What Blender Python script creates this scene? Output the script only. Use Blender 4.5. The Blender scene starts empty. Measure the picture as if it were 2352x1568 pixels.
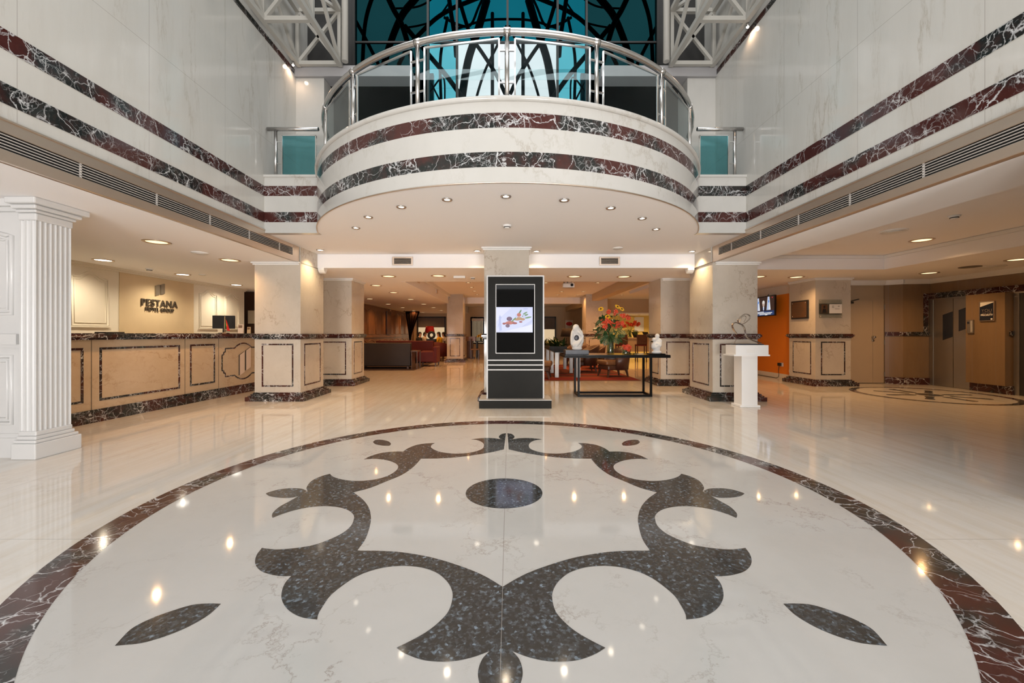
import bpy, bmesh, math, random
from mathutils import Vector, Matrix
random.seed(7)
S = bpy.context.scene
COL = S.collection

# ------------------------------------------------------------------ camera
F, CX, CY, H = 935.0, 1170.0, 767.0, 1.2
cam = bpy.data.cameras.new('camera'); cam.sensor_width = 36; cam.lens = F / 2352 * 36
cam.shift_x = 6 / 2352; cam.shift_y = -17 / 2352; cam.clip_start = .05
camo = bpy.data.objects.new('camera', cam); COL.objects.link(camo)
camo.location = (0, 0, H); camo.rotation_euler = (math.radians(90), 0, 0)
S.camera = camo

# ------------------------------------------------------------------ world, daylight and fill lights, exposure
w = bpy.data.worlds.new('overcast_sky'); S.world = w; w.use_nodes = True
bg = w.node_tree.nodes['Background']; bg.inputs[0].default_value = (.95, .98, 1, 1); bg.inputs[1].default_value = 1.0
def area(name, loc, rot, sx, sy, power, col):
    l = bpy.data.lights.new(name, 'AREA'); l.shape = 'RECTANGLE'; l.size = sx; l.size_y = sy
    l.energy = power; l.color = col
    o = bpy.data.objects.new(name, l); o.location = loc; o.rotation_euler = rot; COL.objects.link(o); return o
area('skylight_daylight', (-.06, 1.6, 8.6), (0, 0, 0), 7.0, 10.5, 270, (.95, .98, 1))
for ex, ew in ((-2.3, 2.6), (2.45, 2.2)):
    area('entrance_fill', (ex, -4.6, .95), (math.radians(120), 0, 0), ew, 1.6, 400, (1, .98, .98))  # added lights by the entrance, tilted up to brighten the soffits
S.view_settings.view_transform = 'Standard'; S.view_settings.look = 'None'
S.view_settings.gamma = 1; S.view_settings.use_curve_mapping = False
S.view_settings.exposure = 0.15
cy = S.cycles
cy.use_denoising = True; cy.max_bounces = 8; cy.diffuse_bounces = 5; cy.glossy_bounces = 5
cy.transmission_bounces = 6; cy.transparent_max_bounces = 16
cy.caustics_reflective = False; cy.caustics_refractive = False
cy.sample_clamp_indirect = 5; cy.sample_clamp_direct = 0

# ------------------------------------------------------------------ materials
def new_mat(name):
    m = bpy.data.materials.new(name); m.use_nodes = True
    nt = m.node_tree; b = nt.nodes['Principled BSDF']
    return m, nt, b
def node(nt, t, **kw):
    n = nt.nodes.new(t)
    for k, v in kw.items():
        if k.startswith('i_'): n.inputs[k[2:].replace('_', ' ')].default_value = v
        else: setattr(n, k, v)
    return n
def ramp(nt, fac, stops):
    r = nt.nodes.new('ShaderNodeValToRGB'); e = r.color_ramp.elements
    while len(e) < len(stops): e.new(.5)
    for el, (p, c) in zip(e, stops):
        el.position = p; el.color = (c, c, c, 1) if isinstance(c, (int, float)) else (*c, 1)
    nt.links.new(fac, r.inputs[0]); return r.outputs[0]
def mixc(nt, fac, a, b):
    m = nt.nodes.new('ShaderNodeMix'); m.data_type = 'RGBA'
    if isinstance(fac, (int, float)): m.inputs[0].default_value = fac
    else: nt.links.new(fac, m.inputs[0])
    for k, v in ((6, a), (7, b)):
        if isinstance(v, tuple): m.inputs[k].default_value = (*v, 1)
        else: nt.links.new(v, m.inputs[k])
    return m.outputs[2]
def mathn(nt, op, a, b=None):
    m = nt.nodes.new('ShaderNodeMath'); m.operation = op
    for k, v in ((0, a), (1, b)):
        if v is None: continue
        if isinstance(v, (int, float)): m.inputs[k].default_value = v
        else: nt.links.new(v, m.inputs[k])
    return m.outputs[0]
def pos(nt, scale=(1, 1, 1), rot=(0, 0, 0)):
    g = nt.nodes.new('ShaderNodeNewGeometry'); mp = nt.nodes.new('ShaderNodeMapping')
    mp.inputs['Scale'].default_value = scale; mp.inputs['Rotation'].default_value = rot
    nt.links.new(g.outputs['Position'], mp.inputs['Vector']); return mp.outputs[0]
def noise(nt, vec, scale, detail=4, rough=.55, dist=0):
    n = node(nt, 'ShaderNodeTexNoise'); n.inputs['Scale'].default_value = scale; n.inputs['Detail'].default_value = detail
    n.inputs['Roughness'].default_value = rough; n.inputs['Distortion'].default_value = dist
    nt.links.new(vec, n.inputs['Vector']); return n.outputs[0]
def simple(name, col, rough=.5, metal=0., spec=.5, var=.06, vs=6., bump=0.):
    m, nt, b = new_mat(name)
    f = noise(nt, pos(nt), vs, 4)
    c2 = tuple(max(0, x * (1 - var * 2)) for x in col); c1 = tuple(min(1, x * (1 + var)) for x in col)
    nt.links.new(mixc(nt, f, c2, c1), b.inputs['Base Color'])
    b.inputs['Roughness'].default_value = rough; b.inputs['Metallic'].default_value = metal
    b.inputs['Specular IOR Level'].default_value = spec
    if bump:
        bp = nt.nodes.new('ShaderNodeBump'); bp.inputs['Strength'].default_value = bump
        nt.links.new(noise(nt, pos(nt), vs * 8, 3), bp.inputs['Height']); nt.links.new(bp.outputs[0], b.inputs['Normal'])
    return m
def emit(name, col, strength):
    m, nt, b = new_mat(name)
    b.inputs['Base Color'].default_value = (0, 0, 0, 1); b.inputs['Emission Color'].default_value = (*col, 1)
    b.inputs['Emission Strength'].default_value = strength; b.inputs['Roughness'].default_value = .3
    return m
def marble(name, ca, cb, vein, stretch=(1, 1, 1), rough=.1, vw=.012, vmix=.75, joint=None, scale=1., streak=0.):
    m, nt, b = new_mat(name)
    p = pos(nt, stretch)
    base = mixc(nt, noise(nt, p, 1.6 * scale, 8, .62), ca, cb)
    fine = ramp(nt, noise(nt, p, 9 * scale, 6, .7), [(.35, 0.), (.75, 1.)])
    base = mixc(nt, mathn(nt, 'MULTIPLY', fine, .25), base, ca)
    if streak:
        sn = ramp(nt, noise(nt, pos(nt, (5, .35, 5)), 2.2, 5, .65), [(.42, 0.), (.68, 1.)])
        base = mixc(nt, mathn(nt, 'MULTIPLY', sn, streak), base, tuple(x * y for x, y in zip(cb, (.93, .86, .76))))
    sp = nt.nodes.new('ShaderNodeSeparateXYZ'); nt.links.new(p, sp.inputs[0]); v = None
    for kx, ky, kz, ns, wk in ((.55, .35, .8, 1.0, 1.), (-.8, .9, .45, 1.7, .7)):
        lin = mathn(nt, 'ADD', mathn(nt, 'ADD', mathn(nt, 'MULTIPLY', sp.outputs[0], kx * scale), mathn(nt, 'MULTIPLY', sp.outputs[1], ky * scale)), mathn(nt, 'MULTIPLY', sp.outputs[2], kz * scale))
        nv = mathn(nt, 'ADD', lin, mathn(nt, 'MULTIPLY', noise(nt, p, ns * scale, 9, .66), 2.6))
        r_ = mathn(nt, 'ABSOLUTE', mathn(nt, 'SUBTRACT', mathn(nt, 'FRACT', nv), .5))
        l_ = mathn(nt, 'MULTIPLY', ramp(nt, r_, [(0., 1.), (vw * 1.6, .35), (vw * 5, 0.)]), wk)
        v = l_ if v is None else mathn(nt, 'MAXIMUM', v, l_)
    msk = ramp(nt, noise(nt, p, 1.1 * scale, 3), [(.42, 0.), (.66, 1.)])
    fac = mathn(nt, 'MULTIPLY', mathn(nt, 'MULTIPLY', v, msk), vmix)
    col = mixc(nt, fac, base, vein)
    if joint:
        g = nt.nodes.new('ShaderNodeNewGeometry'); sx = nt.nodes.new('ShaderNodeSeparateXYZ')
        nt.links.new(g.outputs['Position'], sx.inputs[0])
        for ax, per, off in joint:
            t = mathn(nt, 'FRACT', mathn(nt, 'DIVIDE', mathn(nt, 'ADD', sx.outputs[ax], off), per))
            l = mathn(nt, 'LESS_THAN', t, .0045 / per)
            col = mixc(nt, mathn(nt, 'MULTIPLY', l, .55), col, (.22, .19, .16))
    nt.links.new(col, b.inputs['Base Color']); b.inputs['Roughness'].default_value = rough
    return m
def rosso(name, rough=.1):
    m, nt, b = new_mat(name)
    p = pos(nt)
    wn = node(nt, 'ShaderNodeTexNoise'); wn.inputs['Scale'].default_value = 4; wn.inputs['Detail'].default_value = 5
    nt.links.new(p, wn.inputs['Vector'])
    vm = nt.nodes.new('ShaderNodeVectorMath'); vm.operation = 'MULTIPLY_ADD'; vm.inputs[1].default_value = (.34, .34, .34)
    nt.links.new(wn.outputs['Color'], vm.inputs[0]); nt.links.new(p, vm.inputs[2]); q = vm.outputs[0]
    base = mixc(nt, ramp(nt, noise(nt, p, 1.5, 5), [(.47, 0.), (.56, 1.)]), (.058, .017, .014), (.016, .019, .018))
    base = mixc(nt, ramp(nt, noise(nt, p, 11, 6, .7), [(.45, 0.), (.8, .4)]), base, (.10, .036, .03))
    out = base
    for i, (sc, wd, am, lo) in enumerate(((3.1, .022, .95, .40), (7.5, .040, .85, .47), (17., .06, .6, .5), (2.2, .006, .8, .3))):
        vo = node(nt, 'ShaderNodeTexVoronoi', feature='DISTANCE_TO_EDGE'); vo.inputs['Scale'].default_value = sc
        nt.links.new(q, vo.inputs['Vector'])
        d_ = mathn(nt, 'ADD', vo.outputs['Distance'], mathn(nt, 'MULTIPLY', mathn(nt, 'SUBTRACT', noise(nt, p, 13 + i, 5, .7), .42), wd * 1.6))
        l = ramp(nt, d_, [(0., 1.), (wd, 0.)])
        mk = ramp(nt, noise(nt, p, 1.3 + sc * .10, 5, .65), [(lo, 0.), (lo + .13, 1.)])
        out = mixc(nt, mathn(nt, 'MULTIPLY', mathn(nt, 'MULTIPLY', l, mk), am), out, (.66, .66, .66))
    nt.links.new(out, b.inputs['Base Color']); b.inputs['Roughness'].default_value = rough
    return m
def granite(name):
    m, nt, b = new_mat(name); p = pos(nt)
    vo = node(nt, 'ShaderNodeTexVoronoi'); vo.inputs['Scale'].default_value = 75; nt.links.new(p, vo.inputs['Vector'])
    c = ramp(nt, vo.outputs['Color'], [(0., (.022, .020, .018)), (.4, (.045, .046, .046)), (.72, (.085, .095, .105)), (1., (.26, .34, .42))])
    c = mixc(nt, ramp(nt, noise(nt, p, 40, 4), [(.42, 0.), (.6, 1.)]), (.035, .032, .028), c)
    nt.links.new(c, b.inputs['Base Color']); b.inputs['Roughness'].default_value = .09
    return m
def glass(name, tint, refl=.12, rough=.0, gcol=(1, 1, 1)):
    m = bpy.data.materials.new(name); m.use_nodes = True; nt = m.node_tree
    for n in list(nt.nodes):
        if n.type != 'OUTPUT_MATERIAL': nt.nodes.remove(n)
    out = nt.nodes['Material Output']
    tr = nt.nodes.new('ShaderNodeBsdfTransparent'); gl = nt.nodes.new('ShaderNodeBsdfGlossy'); mx = nt.nodes.new('ShaderNodeMixShader')
    gl.inputs['Roughness'].default_value = rough; gl.inputs['Color'].default_value = (*gcol, 1)
    n = noise(nt, pos(nt), 1.3, 2)
    nt.links.new(mixc(nt, n, tuple(t * .9 for t in tint), tint), tr.inputs[0])
    fr = nt.nodes.new('ShaderNodeLayerWeight'); fr.inputs[0].default_value = .5
    fc = mathn(nt, 'ADD', .04, mathn(nt, 'MULTIPLY', mathn(nt, 'POWER', fr.outputs['Facing'], 5), .9))
    nt.links.new(mathn(nt, 'MAXIMUM', mathn(nt, 'ADD', fc, refl), 0.), mx.inputs[0])
    nt.links.new(tr.outputs[0], mx.inputs[1]); nt.links.new(gl.outputs[0], mx.inputs[2]); nt.links.new(mx.outputs[0], out.inputs[0])
    return m
M = {}
M['floor'] = marble('cream_marble_floor', (.68, .65, .61), (.60, .56, .505), (.42, .34, .27), rough=.055, vmix=.35, streak=.55, joint=[(0, 3.0, .9), (1, 3.0, .62)])
M['field'] = marble('ivory_marble', (.525, .51, .49), (.45, .435, .41), (.22, .17, .13), rough=.055, vw=.007, vmix=.8, scale=1.5, joint=[(0, 40, .035)])
M['wall'] = marble('pale_wall_marble', (.60, .585, .55), (.49, .47, .425), (.28, .22, .15), (1.2, 2.2, .35), rough=.09, vw=.014, vmix=.6, joint=[(1, 1.15, .31), (2, 1.62, .62)])
M['fascia'] = marble('pale_fascia_marble', (.53, .515, .485), (.44, .425, .39), (.28, .23, .17), (1, 1, .6), rough=.09, vmix=.5)
M['col'] = marble('veined_beige_marble', (.58, .53, .46), (.44, .385, .31), (.22, .14, .075), (1, 1, .8), rough=.1, scale=1.8, vw=.009, vmix=.75)
M['brown'] = marble('dimmed_panel_marble', (.27, .18, .105), (.17, .11, .06), (.20, .12, .06), (2.2, 2.2, .25), rough=.12, vmix=.4, joint=[(1, .42, .2)])  # pale stone browned: dim warm light by the lifts is in the colour
M['desk'] = marble('tan_desk_marble', (.60, .47, .335), (.45, .335, .215), (.26, .14, .06), (1, 1, 1.4), rough=.13, scale=1.9, vw=.010, vmix=.7)
M['rosso'] = rosso('dark_red_veined_marble')
M['granite'] = granite('blue_grey_granite')
M['ceil'] = simple('white_ceiling_paint', (.87, .85, .845), .9, var=.01, vs=.6)
M['white'] = simple('white_trim_paint', (.80, .79, .765), .35, var=.015)
M['pilaster'] = simple('white_gloss_paint', (.60, .595, .585), .3, var=.02, vs=4)
M['cream'] = simple('cream_panel_paint', (.72, .66, .55), .4, var=.02)
M['maple'] = simple('pale_wood_veneer', (.62, .48, .30), .4, var=.08, vs=2)
M['steel'] = simple('brushed_steel', (.62, .60, .58), .22, 1, var=.05, vs=20)
M['chrome'] = simple('polished_chrome', (.75, .74, .72), .08, 1, var=.01)
M['slatpaint'] = simple('pale_slat_paint', (.50, .46, .42), .4, var=.02)
M['legmetal'] = simple('brushed_leg_metal', (.30, .28, .26), .4, .8, var=.05)
M['bronze'] = simple('satin_nickel_panel', (.68, .57, .47), .38, 1, var=.04, vs=3)
M['lift'] = simple('lift_door_steel', (.42, .40, .37), .3, .9, var=.03)
M['dark'] = simple('matte_black', (.012, .012, .012), .5, var=.1)
M['void'] = simple('duct_black', (.006, .006, .006), .9, var=.1)
M['steelpaint'] = simple('cream_steel_paint', (.40, .38, .34), .5, var=.03)
M['greybeam'] = simple('grey_beam_paint', (.33, .32, .32), .45, var=.02)
M['darksteel'] = simple('dark_steel', (.03, .028, .026), .45, .2, var=.1)
M['archsteel'] = simple('dark_arch_steel', (.012, .016, .018), .6, 0, .1, var=.2)
M['tealgrey'] = simple('dark_backdrop_grey', (.10, .115, .115), .5, var=.05, vs=1)
M['strip'] = glass('pale_reflection_strip', (.90, .95, .95), .03)
M['kiosk'] = simple('charcoal_laminate', (.017, .0165, .0145), .4, 0, .07, var=.12, vs=5)
M['alu'] = simple('pale_aluminium', (.46, .45, .435), .45, .3, var=.02)
M['table'] = simple('black_steel', (.006, .0055, .005), .35, 0, .08, var=.1)
M['blackglass'] = simple('black_glass', (.008, .008, .008), .03, var=.0)
M['stone'] = simple('white_stone', (.72, .70, .67), .7, var=.05, vs=25, bump=.15)
M['slate'] = simple('dark_slate', (.03, .032, .045), .4, var=.2, vs=20)
M['orange'] = simple('orange_wall_paint', (.78, .22, .012), .55, var=.03, vs=2)
M['white_wall'] = simple('off_white_paint', (.68, .60, .50), .8, var=.02)
M['tan_wall'] = simple('tan_wall_paint', (.58, .46, .31), .7, var=.03)
M['yellow'] = simple('yellow_wall_paint', (.80, .58, .16), .7, var=.04)
M['door'] = simple('beige_door_paint', (.42, .33, .235), .45, var=.02)
M['wood'] = simple('brown_wood_panel', (.22, .105, .045), .35, var=.25, vs=3)
M['darkwood'] = simple('dark_wood', (.075, .035, .02), .4, var=.2, vs=4)
M['sofa'] = simple('dark_brown_upholstery', (.017, .009, .006), .6, var=.1)
M['red'] = simple('red_upholstery', (.10, .007, .0065), .7, var=.12)
M['leather'] = simple('brown_leather', (.075, .033, .02), .38, var=.2, vs=12, bump=.1)
M['tanleather'] = simple('tan_leather', (.20, .095, .04), .45, var=.25, vs=14, bump=.1)
M['brownrug'] = simple('dark_rug', (.05, .025, .016), .95, var=.2, vs=40)
M['leaf'] = simple('dark_green_leaf', (.035, .085, .022), .45, var=.35, vs=20)
M['leaf2'] = simple('mid_green_leaf', (.045, .10, .025), .45, var=.3, vs=20)
M['stem'] = simple('green_stem', (.12, .19, .05), .5)
M['lily'] = simple('orange_red_petal', (.72, .075, .022), .5, var=.3, vs=40)
M['sun'] = simple('yellow_petal', (.85, .46, .012), .5, var=.15, vs=40)
M['seed'] = simple('brown_flower_centre', (.06, .025, .01), .8)
M['paper'] = simple('white_paper', (.78, .76, .72), .6, var=.01)
M['plaque'] = simple('brown_bronze_plate', (.16, .085, .045), .3, .4)
M['navy'] = simple('navy_glass', (.02, .025, .04), .15)
M['letter'] = simple('dark_bronze_letter', (.10, .08, .06), .4, .5)
M['greylogo'] = simple('grey_metal_logo', (.33, .30, .25), .35, .7)
M['pinkstone'] = simple('pale_pink_panel', (.70, .57, .47), .4, var=.01)
M['skin'] = simple('skin', (.55, .33, .23), .5)
M['hair'] = simple('dark_hair', (.015, .01, .008), .6)
M['black_cloth'] = simple('black_cloth', (.012, .012, .014), .85)
M['grey_cloth'] = simple('light_shirt_cloth', (.6, .57, .53), .85)
M['yellow_cloth'] = simple('yellow_cloth', (.7, .42, .02), .85)
M['white_cloth'] = simple('white_cloth', (.75, .73, .7), .85)
M['drape'] = simple('dark_drape', (.009, .005, .004), 1, 0, .0, var=.2)
M['redshade'] = simple('red_lamp_shade', (.5, .02, .02), .7)
M['blackshade'] = simple('black_lamp_shade', (.02, .012, .008), .8)
M['blind'] = simple('grey_roller_blind', (.16, .14, .125), .8)
M['glow_warm'] = emit('warm_lamp_lens', (1, .74, .40), 1.7)
M['glow_cool'] = emit('white_lamp_lens', (1, .93, .82), 5)
M['glow_spot'] = emit('halogen_lens', (1, .86, .68), 9)
M['clear'] = glass('clear_glass', (.93, .96, .95), .02)
M['vaseglass'] = glass('vase_glass', (.86, .92, .86), .05)
M['railglass'] = glass('teal_tinted_glass', (.92, .98, .985), -.036)
M['sideglass'] = glass('teal_side_glass', (.32, .64, .68), .2, 0, (.45, .82, .86))
M['pane_clear'] = glass('clear_facade_glass', (.99, 1, 1), -.045)
M['pane_light'] = glass('light_teal_facade_glass', (.38, .74, .80), -.045)
M['pane_teal'] = glass('teal_facade_glass', (.07, .36, .42), -.045)
M['pane_dark'] = glass('dark_teal_facade_glass', (.085, .21, .225), -.045)
def rug_mat():
    m, nt, b = new_mat('striped_red_rug')
    g = nt.nodes.new('ShaderNodeNewGeometry'); sx = nt.nodes.new('ShaderNodeSeparateXYZ'); nt.links.new(g.outputs['Position'], sx.inputs[0])
    wn = nt.nodes.new('ShaderNodeTexWhiteNoise'); wn.noise_dimensions = '1D'
    nt.links.new(mathn(nt, 'FLOOR', mathn(nt, 'MULTIPLY', sx.outputs[1], 6.)), wn.inputs['W'])
    c = ramp(nt, wn.outputs['Value'], [(0., (.22, .018, .008)), (.25, (.42, .075, .01)), (.38, (.07, .022, .010)), (.62, (.30, .022, .008)), (.78, (.11, .035, .012))])
    c.node.color_ramp.interpolation = 'CONSTANT'
    nt.links.new(c, b.inputs['Base Color']); b.inputs['Roughness'].default_value = .95; return m
M['rug'] = rug_mat()

# ------------------------------------------------------------------ mesh builder
def P(px, py, d): return Vector(((px - CX) / F * d, d, H - (py - CY) / F * d))      # pixel at a given distance
def G(px, py):    return P(px, py, F * H / (py - CY))                                # pixel on the floor
class MB:
    def __init__(s): s.v, s.f, s.m, s.sm = [], [], [], []
    def add(s, vs, fs, mi=0, sm=False):
        o = len(s.v); s.v += [Vector(v) for v in vs]
        for f in fs: s.f.append([i + o for i in f]); s.m.append(mi); s.sm.append(sm)
        return s
    def box(s, x0, x1, y0, y1, z0, z1, mi=0):
        v = [(x, y, z) for z in (z0, z1) for y in (y0, y1) for x in (x0, x1)]
        return s.add(v, [(0, 2, 3, 1), (4, 5, 7, 6), (0, 1, 5, 4), (2, 6, 7, 3), (0, 4, 6, 2), (1, 3, 7, 5)], mi)
    def hexa(s, b, t, mi=0):
        n = len(b); v = list(b) + list(t)
        return s.add(v, [list(range(n))[::-1], list(range(n, 2 * n))] + [(i, (i + 1) % n, n + (i + 1) % n, n + i) for i in range(n)], mi)
    def prism(s, poly, fn, lo, hi, mi=0):
        return s.hexa([fn(a, b, lo) for a, b in poly], [fn(a, b, hi) for a, b in poly], mi)
    def bar(s, p, q, w, h=None, mi=0, up=(0, 0, 1)):
        p, q = Vector(p), Vector(q); h = h or w; d = (q - p).normalized(); u = Vector(up)
        if abs(d.dot(u)) > .98: u = Vector((0, 1, 0))
        a = d.cross(u).normalized() * (w / 2); b = a.normalized().cross(d) * (h / 2)
        return s.hexa([p - a - b, p + a - b, p + a + b, p - a + b], [q - a - b, q + a - b, q + a + b, q - a + b], mi)
    def tube(s, pts, r, n=10, mi=0, closed=False):
        pts = [Vector(p) for p in pts]; N = len(pts); vs = []; fs = []
        for i, p in enumerate(pts):
            a = pts[(i - 1) % N] if (closed or i) else p; b = pts[(i + 1) % N] if (closed or i < N - 1) else p
            t = (b - a).normalized()
            if i == 0: u = Vector((0, 0, 1)) if abs(t.z) < .95 else Vector((1, 0, 0)); e1 = t.cross(u)
            e1 = e1 - t * e1.dot(t)
            if e1.length < 1e-4: e1 = t.cross(Vector((.3, .5, .81)))
            e1 = e1.normalized(); e2 = e1.cross(t); rr = r[i] if isinstance(r, (list, tuple)) else r
            vs += [p + e1 * rr * math.cos(2 * math.pi * k / n) + e2 * rr * math.sin(2 * math.pi * k / n) for k in range(n)]
        for i in range(N if closed else N - 1):
            for k in range(n):
                a, b = i * n + k, i * n + (k + 1) % n; j = ((i + 1) % N) * n
                fs.append((a, j + k, j + (k + 1) % n, b))
        s.add(vs, fs, mi, True)
        if not closed: s.add(vs[:n], [list(range(n))], mi); s.add(vs[-n:], [list(range(n))[::-1]], mi)
        return s
    def lathe(s, prof, c=(0, 0, 0), n=24, mi=0, sm=True):
        c = Vector(c); vs = [c + Vector((r * math.cos(2 * math.pi * k / n), r * math.sin(2 * math.pi * k / n), z)) for r, z in prof for k in range(n)]
        fs = [(i * n + k, i * n + (k + 1) % n, (i + 1) * n + (k + 1) % n, (i + 1) * n + k) for i in range(len(prof) - 1) for k in range(n)]
        s.add(vs, fs, mi, sm)
        if prof[0][0] > 1e-5: s.add(vs[:n], [list(range(n))[::-1]], mi)
        if prof[-1][0] > 1e-5: s.add(vs[-n:], [list(range(n))], mi)
        return s
    def ell(s, c, r, n=14, mi=0, rot=None):
        c = Vector(c); r = Vector((r, r, r)) if isinstance(r, (int, float)) else Vector(r); vs = []; m = n // 2 + 1
        R = rot or Matrix.Identity(3)
        for i in range(m + 1):
            th = math.pi * i / m
            for k in range(n):
                a = 2 * math.pi * k / n
                vs.append(c + R @ Vector((r.x * math.sin(th) * math.cos(a), r.y * math.sin(th) * math.sin(a), -r.z * math.cos(th))))
        fs = [(i * n + k, i * n + (k + 1) % n, (i + 1) * n + (k + 1) % n, (i + 1) * n + k) for i in range(m) for k in range(n)]
        return s.add(vs, fs, mi, True)
    def flat(s, pts, mi=0):
        return s.add(pts, [list(range(len(pts)))], mi)
    def xf(s, mat):
        s.v = [mat @ v for v in s.v]; return s
    def build(s, name, mats, parent=None, origin=None, kind=None, label=None, bevel=0, merge=False):
        me = bpy.data.meshes.new(name)
        off = Vector((0, 0, 0))
        if parent is not None:
            r = parent
            while r.parent: r = r.parent
            off = Vector(r.location)
        elif origin is not None: off = Vector(origin)
        me.from_pydata([v - off for v in s.v], [], s.f)
        for m in (mats if isinstance(mats, (list, tuple)) else [mats]): me.materials.append(M[m] if isinstance(m, str) else m)
        for p, mi, sm in zip(me.polygons, s.m, s.sm): p.material_index = mi; p.use_smooth = sm
        bm = bmesh.new(); bm.from_mesh(me)
        bmesh.ops.remove_doubles(bm, verts=bm.verts, dist=1e-5)
        bmesh.ops.recalc_face_normals(bm, faces=bm.faces)
        big = [f for f in bm.faces if len(f.verts) > 4]
        if big: bmesh.ops.triangulate(bm, faces=big, ngon_method='EAR_CLIP')
        bm.to_mesh(me); bm.free()
        o = bpy.data.objects.new(name, me); COL.objects.link(o)
        if parent is not None: o.parent = parent
        else: o.location = off
        if kind: o['kind'] = kind
        if label: o['label'] = label
        if bevel:
            b = o.modifiers.new('bevel', 'BEVEL'); b.width = bevel; b.segments = 2; b.limit_method = 'ANGLE'
        return o
def struct(mb, name, mats): return mb.build(name, mats, kind='structure')
def tag(o, label, cat, group=None, kind=None):
    o['label'] = label; o['category'] = cat
    if group: o['group'] = group
    if kind: o['kind'] = kind
    return o
def thing(name, label, cat, loc=(0, 0, 0), group=None):
    o = bpy.data.objects.new(name, None); COL.objects.link(o); o.location = loc; o.empty_display_size = .1
    return tag(o, label, cat, group)
KIDS = lambda o: [c for c in bpy.data.objects if c.parent is o]
def copy_tree(o, parent=None):
    c = o.copy(); COL.objects.link(c)
    if parent is not None: c.parent = parent
    for k in KIDS(o): copy_tree(k, c)
    return c
def cat_rom(pts, n=8):
    out = []
    for i in range(len(pts) - 1):
        p0 = pts[i - 1] if i else pts[i] * 2 - pts[i + 1]; p1, p2 = pts[i], pts[i + 1]
        p3 = pts[i + 2] if i + 2 < len(pts) else p2 * 2 - p1
        for k in range(n):
            t = k / n
            out.append(.5 * ((2 * p1) + (p2 - p0) * t + (2 * p0 - 5 * p1 + 4 * p2 - p3) * t * t + (3 * p1 - p0 - 3 * p2 + p3) * t ** 3))
    out.append(pts[-1]); return out
XL, XR, XM = -3.80, 3.67, -.065         # atrium side planes and axis
ZL, ZS, ZH = 2.50, 2.77, 2.90           # low ceilings, balcony soffit, lounge ceiling
MIR = lambda x: 2 * XM - x

# ------------------------------------------------------------------ floor
struct(MB().box(-13, 11.5, -5, 26, -.2, 0), 'floor', 'floor')
def annulus(mb, c, r0, r1, z, n=160, mi=0):
    v = []
    for r in (r0, r1):
        v += [(c[0] + r * math.cos(2 * math.pi * k / n), c[1] + r * math.sin(2 * math.pi * k / n), z) for k in range(n)]
    mb.add(v, [(k, (k + 1) % n, n + (k + 1) % n, n + k) for k in range(n)], mi)
def disc(mb, c, r, z, n=160, mi=0):
    mb.add([(c[0] + r * math.cos(2 * math.pi * k / n), c[1] + r * math.sin(2 * math.pi * k / n), z) for k in range(n)] + [(c[0], c[1], z)],
           [(k, (k + 1) % n, n) for k in range(n)], mi)
MC = (-.040, 3.077)
med = thing('floor_medallion', 'large round cream marble floor medallion with dark scrollwork and red border', 'floor inlay', (MC[0], MC[1], 0))
mb = MB(); disc(mb, MC, 2.37, .0012); mb.build('field', 'field', med)
mb = MB(); annulus(mb, MC, 2.362, 2.555, .002); mb.build('border_ring', 'rosso', med, label='dark red veined marble border')
mb = MB(); disc(mb, (MC[0], 3.09), .29, .002, 64); mb.build('centre_disc', 'granite', med, label='dark granite centre disc')
K1 = lambda l: [(560 + x * .2636, 940 + y * .2636) for x, y in l]
K2 = lambda l: [(560 + x * .2636, 1168 + y * .2636) for x, y in l]
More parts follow.
